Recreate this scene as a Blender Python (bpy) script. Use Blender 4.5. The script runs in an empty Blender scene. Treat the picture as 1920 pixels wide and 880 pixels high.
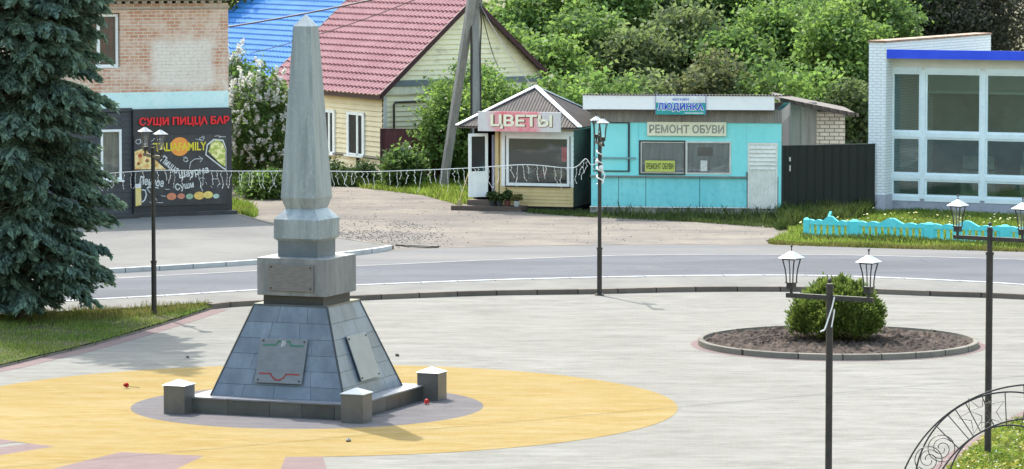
import bpy, math, random
import numpy as np
from mathutils import Vector, Matrix
random.seed(7); RNG = np.random.default_rng(7)
SC = bpy.context.scene
COL = SC.collection
rad = math.radians

# ------------------------------------------------------------------ camera, sky, sun, exposure
CAMH, FPX, YH = 8.5, 7200.0, -134.0            # eye height, focal length in photo pixels, horizon row
TILT = math.atan((440 - YH) / FPX)
cd = bpy.data.cameras.new('camera'); cam = bpy.data.objects.new('camera', cd); COL.objects.link(cam)
cam.location = (0, 0, CAMH); cam.rotation_euler = (math.pi/2 - TILT, 0, 0)
cd.sensor_width = 36; cd.lens = 36 * FPX / 1920; cd.clip_start = 1; cd.clip_end = 3000
SC.camera = cam
SUN_EL, SUN_AZ = rad(54), math.atan2(-0.40, 0.917)      # azimuth measured from +Y towards +X
w = bpy.data.worlds.new("World"); SC.world = w; w.use_nodes = True
sky = w.node_tree.nodes.new('ShaderNodeTexSky'); sky.sky_type = 'NISHITA'; sky.sun_disc = False
sky.sun_elevation = SUN_EL; sky.sun_rotation = SUN_AZ; sky.air_density = 2.4; sky.dust_density = 3.4; sky.ozone_density = 2.6
bg = w.node_tree.nodes['Background']; bg.inputs[1].default_value = 0.15
w.node_tree.links.new(sky.outputs[0], bg.inputs[0])
sl = bpy.data.lights.new('sun', 'SUN'); sl.energy = 2.3; sl.angle = rad(0.53); sl.color = (1, 0.965, 0.905)
so = bpy.data.objects.new('sun', sl); COL.objects.link(so)
sdir = Vector((math.sin(SUN_AZ)*math.cos(SUN_EL), math.cos(SUN_AZ)*math.cos(SUN_EL), math.sin(SUN_EL)))
so.rotation_euler = sdir.to_track_quat('Z', 'Y').to_euler(); so.location = (-20, 60, 40)
SC.view_settings.view_transform = 'Standard'; SC.view_settings.look = 'None'
SC.view_settings.gamma = 1; SC.view_settings.use_curve_mapping = False
SC.view_settings.exposure = 1.65

# ------------------------------------------------------------------ measuring helpers
CT, ST = math.cos(TILT), math.sin(TILT)
def ray(u, v):
    a = (u - 960) / FPX; b = -(v - 440) / FPX
    return Vector((a, CT + b*ST, -ST + b*CT))
def G(u, v, z=0.0):
    r = ray(u, v); k = (z - CAMH) / r.z
    return Vector((r.x*k, r.y*k, z))
def P(u, v, Y):
    r = ray(u, v); k = Y / r.y
    return Vector((r.x*k, Y, CAMH + r.z*k))

# ------------------------------------------------------------------ mesh builder
class MB:
    def __init__(s):
        s.v = []; s.f = []; s.m = []; s.t = []; s.mi = 0; s.tint = 0.5
    def add(s, vs, fs):
        o = len(s.v); s.v += [tuple(p) for p in vs]
        for f in fs:
            s.f.append(tuple(i + o for i in f)); s.m.append(s.mi); s.t.append(s.tint)
        return s
    def box(s, x0, x1, y0, y1, z0, z1):
        vs = [(x0,y0,z0),(x1,y0,z0),(x1,y1,z0),(x0,y1,z0),(x0,y0,z1),(x1,y0,z1),(x1,y1,z1),(x0,y1,z1)]
        return s.add(vs, [(0,3,2,1),(4,5,6,7),(0,1,5,4),(1,2,6,5),(2,3,7,6),(3,0,4,7)])
    def hexa(s, b, t):      # bottom 4, top 4 points counter-clockwise seen from above
        return s.add(list(b) + list(t), [(0,3,2,1),(4,5,6,7),(0,1,5,4),(1,2,6,5),(2,3,7,6),(3,0,4,7)])
    def frust(s, s0, z0, s1, z1):
        return s.hexa([(-s0,-s0,z0),(s0,-s0,z0),(s0,s0,z0),(-s0,s0,z0)], [(-s1,-s1,z1),(s1,-s1,z1),(s1,s1,z1),(-s1,s1,z1)])
    def quad(s, a, b, c, d): return s.add([a,b,c,d], [(0,1,2,3)])
    def poly(s, ps): return s.add(ps, [tuple(range(len(ps)))])
    def prism(s, ps, z0, z1):           # outline in xy
        n = len(ps)
        return s.add([(p[0],p[1],z0) for p in ps] + [(p[0],p[1],z1) for p in ps],
            [tuple(range(n-1,-1,-1)), tuple(range(n,2*n))] + [(i,(i+1)%n,n+(i+1)%n,n+i) for i in range(n)])
    def slab(s, ps, y0, y1):            # outline in xz, counter-clockwise seen from -y; y0 front
        n = len(ps)
        return s.add([(p[0],y0,p[1]) for p in ps] + [(p[0],y1,p[1]) for p in ps],
            [tuple(range(n)), tuple(range(2*n-1,n-1,-1))] + [((i+1)%n,i,n+i,n+(i+1)%n) for i in range(n)])
    def tube(s, pts, r, n=6, closed=False):
        pts = [Vector(p) for p in pts]; k = len(pts)
        rs = r if isinstance(r, (list, tuple)) else [r]*k
        vs = []; up = None
        for i, p in enumerate(pts):
            a = pts[(i-1) % k] if (closed or i > 0) else p; b = pts[(i+1) % k] if (closed or i < k-1) else p
            d = (b - a).normalized() if (b-a).length > 1e-9 else Vector((0,0,1))
            if up is None: up = Vector((0,0,1)) if abs(d.z) < .9 else Vector((1,0,0))
            x = d.cross(up)
            if x.length < 1e-6: x = d.cross(Vector((0,1,0)))
            x.normalize(); y = d.cross(x).normalized(); up = -y if (-y).dot(up) > 0 else y
            for j in range(n):
                t = 2*math.pi*j/n
                vs.append(p + (x*math.cos(t) + y*math.sin(t))*rs[i])
        fs = []
        for i in range(k if closed else k-1):
            for j in range(n):
                a = i*n + j; b = i*n + (j+1) % n; c = ((i+1) % k)*n + (j+1) % n; d = ((i+1) % k)*n + j
                fs.append((a, d, c, b))
        if not closed: fs += [tuple(range(n)), tuple(range((k-1)*n + n-1, (k-1)*n-1, -1))]
        return s.add(vs, fs)
    def bar(s, p, q, w, h):             # box beam from p to q, w sideways, h upward
        p = Vector(p); q = Vector(q); d = (q-p).normalized()
        x = d.cross(Vector((0,0,1)));  x = x.normalized() if x.length > 1e-6 else Vector((1,0,0))
        y = x.cross(d).normalized(); x *= w/2; y *= h/2
        return s.add([p-x-y,p+x-y,p+x+y,p-x+y,q-x-y,q+x-y,q+x+y,q-x+y],
            [(0,1,2,3),(7,6,5,4),(0,4,5,1),(1,5,6,2),(2,6,7,3),(3,7,4,0)])
    def cyl(s, c, r, h, n=16, r2=None):
        r2 = r if r2 is None else r2
        return s.tube([c, (c[0], c[1], c[2]+h)], [r, r2], n)
    def ball(s, c, r, n=10, m=6, sz=1.0):
        pts = []
        for i in range(m+1):
            t = math.pi*i/m
            pts.append(((c[0], c[1], c[2]-r*sz*math.cos(t)), max(r*math.sin(t), 1e-4)))
        return s.tube([p for p, _ in pts], [q for _, q in pts], n)
    def build(s, name, mats, parent=None, loc=None, rotz=0, smooth=False, bevel=0):
        me = bpy.data.meshes.new(name); me.from_pydata(s.v, [], s.f)
        mats = mats if isinstance(mats, (list, tuple)) else [mats]
        for m in mats: me.materials.append(m)
        if len(mats) > 1: me.polygons.foreach_set('material_index', s.m)
        at = me.attributes.new('tint', 'FLOAT', 'FACE'); at.data.foreach_set('value', s.t)
        if smooth: me.polygons.foreach_set('use_smooth', [True]*len(me.polygons))
        me.update()
        o = bpy.data.objects.new(name, me); COL.objects.link(o)
        if parent is not None: o.parent = parent
        if loc is not None: o.location = loc
        o.rotation_euler[2] = rotz
        if bevel:
            b = o.modifiers.new('bevel', 'BEVEL'); b.width = bevel; b.segments = 2; b.limit_method = 'ANGLE'
        return o
def tag(o, label, cat, group=None):
    o['label'] = label; o['category'] = cat
    if group: o['group'] = group
    return o
def kind(o, k): o['kind'] = k; return o
def thing(name, label, cat, loc=(0,0,0), rotz=0, group=None):
    o = bpy.data.objects.new(name, None); COL.objects.link(o); o.location = loc; o.rotation_euler = (0,0,rotz)
    o.empty_display_size = .3
    return tag(o, label, cat, group)
def copy_tree(o, parent=None):
    c = o.copy(); COL.objects.link(c)
    if parent is not None: c.parent = parent
    for ch in list(o.children): copy_tree(ch, c)
    return c
class Frame:                    # a facade: origin, local x along it, local -y towards the street
    def __init__(s, o, ang):
        s.o = Vector((o.x, o.y, 0)); s.a = ang
        s.d = Vector((math.cos(ang), math.sin(ang), 0)); s.n = Vector((-math.sin(ang), math.cos(ang), 0))
    def xz(s, u, v, y=0.0):
        r = ray(u, v); eye = Vector((0,0,CAMH)); k = (s.o + s.n*y - eye).dot(s.n) / r.dot(s.n)
        p = eye + r*k
        return (p - s.o).dot(s.d), p.z
    def w(s, x, y, z=0): return s.o + s.d*x + s.n*y + Vector((0,0,z))
    def rect(s, u0, v0, u1, v1, y=0.0):          # pixel box -> x0,x1,z0,z1 (averaged corners)
        a = s.xz(u0, v0, y); b = s.xz(u1, v0, y); c = s.xz(u0, v1, y); d = s.xz(u1, v1, y)
        return (a[0]+c[0])/2, (b[0]+d[0])/2, (c[1]+d[1])/2, (a[1]+b[1])/2

# ------------------------------------------------------------------ materials
class NT:
    def __init__(s, name):
        s.m = bpy.data.materials.new(name); s.m.use_nodes = True; s.t = s.m.node_tree
        s.b = s.t.nodes['Principled BSDF']; s.out = s.t.nodes['Material Output']
        s.tc = s.t.nodes.new('ShaderNodeTexCoord').outputs['Object']
    def n(s, typ, ins=None, **kw):
        x = s.t.nodes.new(typ)
        for k, v in kw.items(): setattr(x, k, v)
        for k, v in (ins or {}).items(): s.set(x.inputs[k], v)
        return x
    def set(s, sock, v):
        if isinstance(v, bpy.types.NodeSocket): s.t.links.new(v, sock)
        else:
            if isinstance(v, tuple) and len(v) == 3 and sock.type == 'RGBA': v = v + (1,)
            sock.default_value = v
    def math(s, op, a, b=0.0, c=0.0): return s.n('ShaderNodeMath', {0: a, 1: b, 2: c}, operation=op).outputs[0]
    def noise(s, scale, detail=4, rough=.55, vec=None, stretch=None):
        vec = vec or s.tc
        if stretch: vec = s.n('ShaderNodeVectorMath', {0: vec, 1: stretch}, operation='MULTIPLY').outputs[0]
        return s.n('ShaderNodeTexNoise', {'Vector': vec, 'Scale': scale, 'Detail': detail, 'Roughness': rough}).outputs[0]
    def ramp(s, f, lo, hi): return s.n('ShaderNodeMapRange', {0: f, 1: lo, 2: hi, 3: 0.0, 4: 1.0}).outputs[0]
    def mix(s, f, a, b, mode='MIX'):
        x = s.n('ShaderNodeMix', data_type='RGBA', blend_type=mode)
        s.set(x.inputs[0], f); s.set(x.inputs[6], a); s.set(x.inputs[7], b); return x.outputs[2]
    def scale(s, colr, f):
        return s.n('ShaderNodeVectorMath', {0: colr, 'Scale': f}, operation='SCALE').outputs[0]
    def tint(s): return s.n('ShaderNodeAttribute', attribute_name='tint').outputs['Fac']
    def bump(s, h, strength, dist=.02):
        s.set(s.b.inputs['Normal'], s.n('ShaderNodeBump', {'Height': h, 'Strength': strength, 'Distance': dist}).outputs[0])
    def fin(s, colr, rough=.6, metal=0.0, spec=.5):
        s.set(s.b.inputs['Base Color'], colr); s.set(s.b.inputs['Roughness'], rough)
        s.b.inputs['Metallic'].default_value = metal; s.b.inputs['Specular IOR Level'].default_value = spec
        return s.m
MATS = {}
def M(name, c1, c2=None, scale=3.0, rough=.65, metal=0.0, spec=.4, lo=.38, hi=.62, bump=0.0, bscale=30, stretch=None, tint=0.0, grime=0.12):
    """noise-mixed paint / stone / metal"""
    if name in MATS: return MATS[name]
    t = NT(name); c2 = c2 or tuple(x*.82 for x in c1)
    f = t.ramp(t.noise(scale, 5, .6, stretch=stretch), lo, hi)
    colr = t.mix(f, c1, c2)
    if grime: colr = t.mix(t.math('MULTIPLY', t.ramp(t.noise(scale*4.3, 6, .7), .52, .75), grime*2), colr, tuple(x*.45 for x in c1))
    if tint: colr = t.scale(colr, t.math('MULTIPLY_ADD', t.tint(), tint, 1 - tint/2))
    if bump: t.bump(t.noise(bscale, 5, .6), bump, .02)
    MATS[name] = t.fin(colr, rough, metal, spec); return MATS[name]
def leafmat(name, c1, c2, trans=.4, spread=.5, scale=.8):
    t = NT(name); f = t.ramp(t.noise(scale, 3, .6), .35, .65)
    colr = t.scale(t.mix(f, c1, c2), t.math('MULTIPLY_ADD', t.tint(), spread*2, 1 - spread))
    d = t.n('ShaderNodeBsdfDiffuse', {'Color': colr}); tr = t.n('ShaderNodeBsdfTranslucent', {'Color': t.mix(.5, colr, t.mix(1.0, colr, (1.08,1.12,.7), 'MULTIPLY'))})
    g = t.n('ShaderNodeBsdfGlossy', {'Color': (.8,.8,.8), 'Roughness': .45})
    s1 = t.n('ShaderNodeMixShader', {0: trans, 1: d.outputs[0], 2: tr.outputs[0]})
    s2 = t.n('ShaderNodeMixShader', {0: .015, 1: s1.outputs[0], 2: g.outputs[0]})
    t.t.links.new(s2.outputs[0], t.out.inputs[0]); MATS[name] = t.m; return t.m
def brickmat(name, c1, c2, mortar, worn=None, wornamt=.5, bw=.26, bh=.077, patch=None, patchcol=None):
    t = NT(name); sp = t.n('ShaderNodeSeparateXYZ', {0: t.tc})
    vec = t.n('ShaderNodeCombineXYZ', {0: t.math('ADD', sp.outputs[0], sp.outputs[1]), 1: sp.outputs[2]}).outputs[0]
    b = t.n('ShaderNodeTexBrick', {'Vector': vec, 'Color1': c1, 'Color2': c2, 'Mortar': mortar, 'Scale': 1.0, 'Mortar Size': .014,
        'Mortar Smooth': .3, 'Bias': 0.0, 'Brick Width': bw, 'Row Height': bh})
    colr = b.outputs['Color']
    if worn:
        f = t.math('MULTIPLY', t.ramp(t.noise(.9, 6, .7), .44, .62), wornamt)
        colr = t.mix(t.math('MULTIPLY', f, t.math('SUBTRACT', 1.0, t.math('MULTIPLY', b.outputs['Fac'], .5))), colr, worn)
    if patch:
        x0, x1, z0, z1 = patch; e = .12
        wob = t.math('MULTIPLY_ADD', t.noise(2.5, 5, .7), .3, -.15)
        X = t.math('ADD', sp.outputs[0], wob); Z = t.math('ADD', sp.outputs[2], wob)
        f = t.math('MULTIPLY', t.math('MULTIPLY', t.ramp(X, x0-e, x0+e), t.ramp(X, x1+e, x1-e)), t.math('MULTIPLY', t.ramp(Z, z0-e, z0+e), t.ramp(Z, z1+e, z1-e)))
        f = t.math('MULTIPLY', f, t.math('SUBTRACT', .82, t.math('MULTIPLY', b.outputs['Fac'], .55)))
        colr = t.mix(f, colr, patchcol)
    colr = t.mix(t.math('MULTIPLY', t.ramp(t.noise(9, 5, .7), .5, .8), .45), colr, tuple(x*.55 for x in c1))
    t.bump(t.math('SUBTRACT', 1.0, b.outputs['Fac']), .6, .012)
    MATS[name] = t.fin(colr, .85, 0, .25); return t.m
def paving(name, c1, c2, c3, streak=.22, bw=.2, bh=.1, rot=.04):
    t = NT(name)
    vr = t.n('ShaderNodeVectorRotate', {'Vector': t.tc, 'Angle': rot}, rotation_type='Z_AXIS').outputs[0]
    b = t.n('ShaderNodeTexBrick', {'Vector': vr, 'Color1': c1, 'Color2': c2, 'Mortar': tuple(x*.95 for x in c2), 'Scale': 1.0, 'Mortar Size': .005,
        'Mortar Smooth': .2, 'Bias': -.1, 'Brick Width': bw, 'Row Height': bh})
    f = t.ramp(t.noise(1.5, 7, .68, stretch=(.42, 1.5, 1)), .4, .66)
    colr = t.mix(t.math('MULTIPLY', f, streak*2), b.outputs['Color'], c3)
    f4 = t.ramp(t.noise(2.6, 6, .7, stretch=(.22, 2.0, 1)), .55, .72); colr = t.mix(t.math('MULTIPLY', f4, .55), colr, tuple(x*1.12 for x in c3))
    f5 = t.ramp(t.noise(3.4, 6, .7, stretch=(.25, 1.6, 1)), .58, .70); colr = t.mix(t.math('MULTIPLY', f5, .4), colr, tuple(x*.62 for x in c1))
    f6 = t.ramp(t.noise(6.5, 4, .7, stretch=(.28, 1.5, 1)), .56, .68); colr = t.mix(t.math('MULTIPLY', f6, .5), colr, tuple(x*1.18 for x in c3))
    f7 = t.ramp(t.noise(7.3, 4, .7, stretch=(.28, 1.5, 1)), .60, .70); colr = t.mix(t.math('MULTIPLY', f7, .4), colr, tuple(x*.6 for x in c1))
    f2 = t.ramp(t.noise(.22, 3, .5), .4, .65)
    colr = t.mix(t.math('MULTIPLY', f2, .25), colr, tuple(x*.8 for x in c1))
    f3 = t.ramp(t.noise(5.0, 5, .75, stretch=(.5, 1, 1)), .6, .76)
    colr = t.mix(t.math('MULTIPLY', f3, .3), colr, tuple(x*.6 for x in c1))
    t.bump(t.math('ADD', t.math('MULTIPLY', b.outputs['Fac'], -.6), t.noise(7, 4, .6)), .35, .012)
    MATS[name] = t.fin(colr, 1.0, 0, .03); return t.m
def glassmat(name, clear, colr, rough=.03):
    t = NT(name); g = t.n('ShaderNodeBsdfGlossy', {'Color': (.95,1,1), 'Roughness': rough}); tr = t.n('ShaderNodeBsdfTransparent', {'Color': colr})
    d = t.n('ShaderNodeBsdfDiffuse', {'Color': (.35,.38,.38)})
    fr = t.n('ShaderNodeFresnel', {'IOR': 1.55}).outputs[0]
    wob = t.n('ShaderNodeBump', {'Height': t.noise(.8, 2), 'Strength': .15, 'Distance': .05}).outputs[0]
    t.set(g.inputs['Normal'], wob)
    a = t.n('ShaderNodeMixShader', {0: 1-clear, 1: tr.outputs[0], 2: d.outputs[0]})
    c = t.n('ShaderNodeMixShader', {0: t.math('MULTIPLY_ADD', fr, 1.3, .0), 1: a.outputs[0], 2: g.outputs[0]})
    t.t.links.new(c.outputs[0], t.out.inputs[0]); MATS[name] = t.m; return t.m

def text(s, name, mat, parent, x, y, z, width=None, height=None, rot=0.0, bold=0.0, depth=.006, shear=0.0):
    """flat lettering in the parent's xz plane, facing -y, centred on x, z"""
    cu = bpy.data.curves.new(name, 'FONT'); cu.body = s; cu.size = 1; cu.offset = bold; cu.shear = shear
    cu.resolution_u = 3
    tmp = bpy.data.objects.new(name, cu); COL.objects.link(tmp); bpy.context.view_layer.update()
    me = bpy.data.meshes.new_from_object(tmp.evaluated_get(bpy.context.evaluated_depsgraph_get()))
    bpy.data.objects.remove(tmp); bpy.data.curves.remove(cu)
    n = len(me.vertices); co = np.empty(n*3, 'f'); me.vertices.foreach_get('co', co); co = co.reshape(-1, 3)
    mn, mx = co.min(0), co.max(0); ext = mx - mn; ctr = (mn + mx)/2
    sx = sy = 1.0
    if width: sx = width/ext[0]; sy = sx
    if height: sy = height/ext[1]; sx = sx if width else sy
    a = (co[:,0]-ctr[0])*sx; b = (co[:,1]-ctr[1])*sy
    c, d = math.cos(rot), math.sin(rot)
    front = np.stack([x + a*c - b*d, np.full(n, y), z + a*d + b*c], 1)
    mb = MB(); fs = [tuple(p.vertices) for p in me.polygons]
    mb.add([tuple(p) for p in front], fs)
    if depth:
        ec = {}
        for f in fs:
            for i in range(len(f)):
                e = (f[i], f[(i+1) % len(f)]); ec[frozenset(e)] = None if frozenset(e) in ec else e
        back = front.copy(); back[:,1] += depth
        k = len(mb.v); mb.v += [tuple(p) for p in back]
        for e in ec.values():
            if e: mb.f.append((e[1], e[0], e[0]+k, e[1]+k)); mb.m.append(0); mb.t.append(.5)
    bpy.data.meshes.remove(me)
    return mb.build(name, mat, parent)

# colours -------------------------------------------------------------------
white = M('white_paint', (.86,.86,.86), (.78,.79,.80), rough=.45)
dirtywhite = M('dirty_white', (.66,.66,.63), (.52,.52,.48), scale=2.2, grime=.25)
black = M('black_metal', (.018,.017,.018), (.035,.03,.028), scale=8, rough=.42, grime=0)
darkgap = M('dark_interior', (.02,.02,.022), rough=.9, grime=0)
galv = M('pale_cap_metal', (0.4,0.408,0.424), (0.32,0.328,0.344), rough=.4, spec=.6)
cable_white = M('white_cable', (.75,.75,.74), rough=.5, grime=0)
wood = M('weathered_wood', (.12,.085,.07), (.075,.055,.05), scale=6, stretch=(1,1,6), rough=.85, tint=.4)
concrete = M('concrete_post', (.30,.29,.28), (.22,.215,.21), scale=2.5, stretch=(3,3,.5), rough=.9, grime=.25)

# ------------------------------------------------------------------ ground, road, paving
def lerp_pts(pts, n=6):                      # Catmull-Rom through the points
    out = []; k = len(pts)
    for i in range(k-1):
        a, b, c, d = pts[max(i-1,0)], pts[i], pts[i+1], pts[min(i+2,k-1)]
        for j in range(n):
            t = j/n
            out.append(.5*((2*b) + (c-a)*t + (2*a-5*b+4*c-d)*t*t + (3*b-a-3*c+d)*t**3))
    return out + [pts[-1]]
def gline(px, z=0, n=6): return lerp_pts([G(u, v, z) for u, v in px], n)
def sheet(name, pts, z, mat):
    mb = MB(); mb.poly([(p.x, p.y, z) for p in pts]); o = mb.build(name, mat)
    if o.data.polygons[0].normal.z < 0: o.data.flip_normals()
    return kind(o, 'structure')
def strip(name, line, w0, w1, z0, z1, mat):    # kerb along a ground line, from w0 to w1 sideways (left of travel positive)
    L, R = [], []; k = len(line)
    for i, p in enumerate(line):
        d = (line[min(i+1,k-1)] - line[max(i-1,0)]); d.z = 0; d.normalize(); n = Vector((-d.y, d.x, 0))
        L.append(p + n*w1); R.append(p + n*w0)
    mb = MB(); vs = []
    for a, b in zip(R, L): vs += [(a.x,a.y,z0),(a.x,a.y,z1),(b.x,b.y,z1),(b.x,b.y,z0)]
    fs = [(i*4+j, (i+1)*4+j, (i+1)*4+(j+1)%4, i*4+(j+1)%4) for i in range(k-1) for j in range(4)] + [(0,1,2,3), (4*k-1,4*k-2,4*k-3,4*k-4)]
    mb.add(vs, fs); return kind(mb.build(name, mat), 'structure')

ground_m = M('rough_ground', (0.08,0.088,0.036), (0.136,0.112,0.072), scale=.25, rough=.95, grime=.2, bump=.5, bscale=4)
mb = MB(); mb.quad((-900,-500,-.03),(900,-500,-.03),(900,1600,-.03),(-900,1600,-.03)); kind(mb.build('ground', ground_m), 'structure')

t = NT('asphalt')
f = t.ramp(t.noise(.35, 6, .65, stretch=(.35,1,1)), .38, .65); ca = t.mix(f, (0.0918,0.0952,0.1074), (0.117,0.1183,0.1278))
f = t.ramp(t.noise(6, 6, .7), .5, .8); ca = t.mix(t.math('MULTIPLY', f, .35), ca, (0.0714,0.0728,0.0802))
ca = t.mix(t.math('MULTIPLY', t.ramp(t.noise(.13, 3, .5, stretch=(.6,1.6,1)), .555, .575), .28), ca, (.065,.067,.075)); ve = t.math('ABSOLUTE', t.math('SUBTRACT', t.noise(.22, 6, .6), .5)); ca = t.mix(t.math('MULTIPLY', t.ramp(ve, .004, .0), .5), ca, (.05,.05,.055))
t.bump(t.noise(40, 3), .3, .01); asphalt = t.fin(ca, .95, 0, .06)
t = NT('dusty_shoulder')
f = t.ramp(t.noise(.5, 6, .7, stretch=(.3,1,1)), .36, .64); ca = t.mix(f, (0.128,0.128,0.1312), (0.1632,0.1568,0.1504))
ca = t.mix(t.math('MULTIPLY', t.ramp(t.noise(4, 6, .7, stretch=(.4,1,1)), .52, .75), .5), ca, (0.1216,0.1184,0.1184)); shoulder_m = t.fin(ca, 1, 0, .04)
t = NT('dry_dirt')
f = t.ramp(t.noise(.28, 7, .68), .4, .62); ca = t.mix(f, (0.2015,0.1786,0.1519), (0.1457,0.1321,0.1209))
ca = t.mix(t.math('MULTIPLY', t.ramp(t.noise(.9, 8, .75, stretch=(.45,1.2,1)), .5, .68), .85), ca, (0.1116,0.1023,0.0992))
ca = t.mix(t.math('MULTIPLY', t.ramp(t.noise(2.4, 8, .78, stretch=(.35,1,1)), .56, .68), .9), ca, (0.0558,0.0484,0.0434))
ca = t.mix(t.math('MULTIPLY', t.ramp(t.noise(.6, 5, .7), .56, .7), .5), ca, (0.2294,0.2046,0.1767))
t.bump(t.noise(2.2, 8, .7), .9, .08); dirt_m = t.fin(ca, 1, 0, .03)
conc_m = M('pale_concrete', (0.176,0.1696,0.1568), (0.144,0.1408,0.1344), scale=.7, rough=1, spec=.04, bump=.2, grime=.15)
plaza_m = paving('grey_pavers', (.172,.166,.149), (.146,.141,.128), (.228,.222,.203), streak=.40)
yellow_m = paving('yellow_pavers', (.228,.163,.060), (.205,.142,.050), (.262,.215,.125), streak=.32)
greyring_m = paving('mauve_grey_pavers', (0.1178,0.1085,0.1116), (0.0992,0.093,0.0961), (0.1612,0.1519,0.1519), streak=.2)
pink_m = paving('pink_pavers', (0.176,0.1312,0.1267), (0.1504,0.1101,0.1075), (0.1984,0.16,0.1536), streak=.15)
def kerbmat(name, c1, c2, ln=1.0, grime=.3):
    t = NT(name); sp = t.n('ShaderNodeSeparateXYZ', {0: t.tc})
    vec = t.n('ShaderNodeCombineXYZ', {0: t.math('ADD', sp.outputs[0], t.math('MULTIPLY', sp.outputs[1], .37)), 1: .5}).outputs[0]
    b = t.n('ShaderNodeTexBrick', {'Vector': vec, 'Color1': c1, 'Color2': c2, 'Mortar': tuple(x*.25 for x in c1), 'Scale': 1.0, 'Mortar Size': .016, 'Mortar Smooth': .2, 'Bias': 0.0, 'Brick Width': ln, 'Row Height': 50.0})
    ca = t.mix(t.math('MULTIPLY', t.ramp(t.noise(1.6, 6, .75), .48, .7), grime*1.6), b.outputs['Color'], tuple(x*.4 for x in c1))
    t.bump(t.noise(10, 5), .4, .015); MATS[name] = t.fin(ca, .95, 0, .08); return t.m
kerb_m = kerbmat('dark_kerb_stone', (.12,.10,.088), (.165,.14,.12))
kerbw_m = kerbmat('whitewashed_kerb', (.47,.475,.48), (.40,.405,.415), 1.0, .3)
edge_m = kerbmat('grey_edging_stone', (.20,.185,.16), (.155,.143,.125), .8, .35)
near_kerb = [(-420,610),(-150,591),(85,574),(300,562),(480,551),(690,541),(900,533),(1124,527),(1300,524),(1500,523.5),(1640,527),(1800,534),(1920,541),(2300,568)]
plaza_edge = [(398,580),(450,575),(560,570),(690,563),(900,555),(1124,551.5),(1300,547.5),(1500,547.5),(1640,551.5),(1760,556),(1920,562),(2300,586)]
road_far = [(-420,545),(-150,532),(60,519.5),(234,511),(480,496),(600,486),(720,472),(830,465),(1100,460),(1300,459),(1500,461),(1700,467),(1920,472),(2300,486)]
line_far = [(-420,562),(-150,546),(60,531),(234,521),(480,508),(660,499.5),(820,492),(1000,484.5),(1200,478.5),(1500,477.5),(1700,481),(1920,487),(2300,502)]
nk, pe, rf, lf = gline(near_kerb), gline(plaza_edge), gline(road_far), gline(line_far)
sheet('road', nk + lf[::-1], -.004, asphalt)
sheet('road_shoulder', lf + rf[::-1], -.004, shoulder_m)
strip('road_marking', lf, -.06, .07, -.003, .0015, M('worn_line', (0.2448,0.2414,0.2312), (0.1496,0.1496,0.1496), scale=.8, rough=.8))
lawn_back = [(398,575),(385,575),(240,585),(80,593),(-150,606),(-420,622)]
sheet('sidewalk', nk + pe[::-1] + gline(lawn_back, n=2), .09, conc_m)
strip('road_kerb', nk, -.16, 0, -.02, .105, kerbw_m)
strip('plaza_kerb', pe, 0.0, .17, -.02, .115, kerb_m)
lawn_front = [(-420,765),(-150,718),(0,690),(80,671),(150,655),(230,633),(300,612),(350,596),(398,580)]
lfr = gline(lawn_front)
sheet('plaza', lfr + pe[1:] + [Vector((40,50,0)), Vector((40,-40,0)), Vector((-18,-40,0)), Vector((-16,55,0))], 0.0, plaza_m)
strip('border_paving', lfr, -.38, 0.0, -.01, .004, pink_m)
strip('lawn_edging', lfr, 0.0, .09, -.02, .05, edge_m)
pk = gline([(398,580),(450,575)])
apron = gline([(-420,545),(-150,532),(60,519.5),(234,511),(480,496),(600,486),(700,474.5),(735,468.5)])
ap_r = [G(735,467.5), G(690,461), G(640,453), G(515,427), G(434,404), G(400,395), G(-420,395)]
t = NT('forecourt_asphalt'); ca = t.mix(t.ramp(t.noise(.3, 6, .65), .38, .64), (0.1419,0.1386,0.132), (0.1749,0.1683,0.1571)); ca = t.mix(t.math('MULTIPLY', t.ramp(t.noise(3.5, 7, .75, stretch=(.4,1,1)), .55, .74), .5), ca, (0.0858,0.0825,0.0792)); t.bump(t.noise(9, 5), .4, .03)
sheet('forecourt', apron + ap_r[1:], .085, t.fin(ca, 1, 0, .04))
strip('forecourt_kerb', apron, 0, .15, -.02, .11, kerbw_m)
strip('forecourt_edge', [G(434,404), G(515,427), G(640,453), G(735,467.5)], -.06, .06, -.02, .095, edge_m)
dirt = rf[rf.index(rf[36]):rf.index(rf[63])] + [G(1448,459), G(1435,452), G(1465,440), G(1440,418), G(1300,412), G(1130,404), G(1000,398), G(880,394), G(860,384), G(790,366), G(690,352), G(560,345), G(420,340), G(425,402), G(515,427), G(640,453)]
sheet('dirt_lane', dirt, .0, dirt_m)

# monument circle
MC = Vector((-3.65, 68.05, 0)); MA = rad(-21.3)
def ring(name, c, r0, r1, a0, a1, z, mat, n=160):
    mb = MB(); k = max(8, int(n*(a1-a0)/(2*math.pi)))
    if r0 <= 0: mb.poly([(c.x+r1*math.cos(a0+(a1-a0)*i/k), c.y+r1*math.sin(a0+(a1-a0)*i/k), z) for i in range(k)])
    else:
        for i in range(k):
            p = a0+(a1-a0)*i/k; q = a0+(a1-a0)*(i+1)/k
            mb.quad(*[(c.x+r*math.cos(a), c.y+r*math.sin(a), z) for r, a in ((r0,p),(r1,p),(r1,q),(r0,q))])
    return kind(mb.build(name, mat), 'structure')
ring('yellow_paving', MC, 3.14, 6.6, 0, 2*math.pi, .004, yellow_m)
ring('inner_paving', MC, 0, 3.14, 0, 2*math.pi, .004, greyring_m)
for k in range(5):                       # rays of the pattern on the near-left side
    a1 = rad(-90 - k*24.3); a0 = a1 - rad(11.6)
    ring('paving_ray', MC, 6.6, 12, a0, a1, .004, yellow_m)
    ring('paving_ray_border', MC, 6.6, 12, a1, a1 + rad(12.7 if k == 1 else 5.2), .004, pink_m)
    if k: ring('paving_ray_border', MC, 6.6, 12, a0 - rad(5.2), a0, .004, pink_m)

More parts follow.
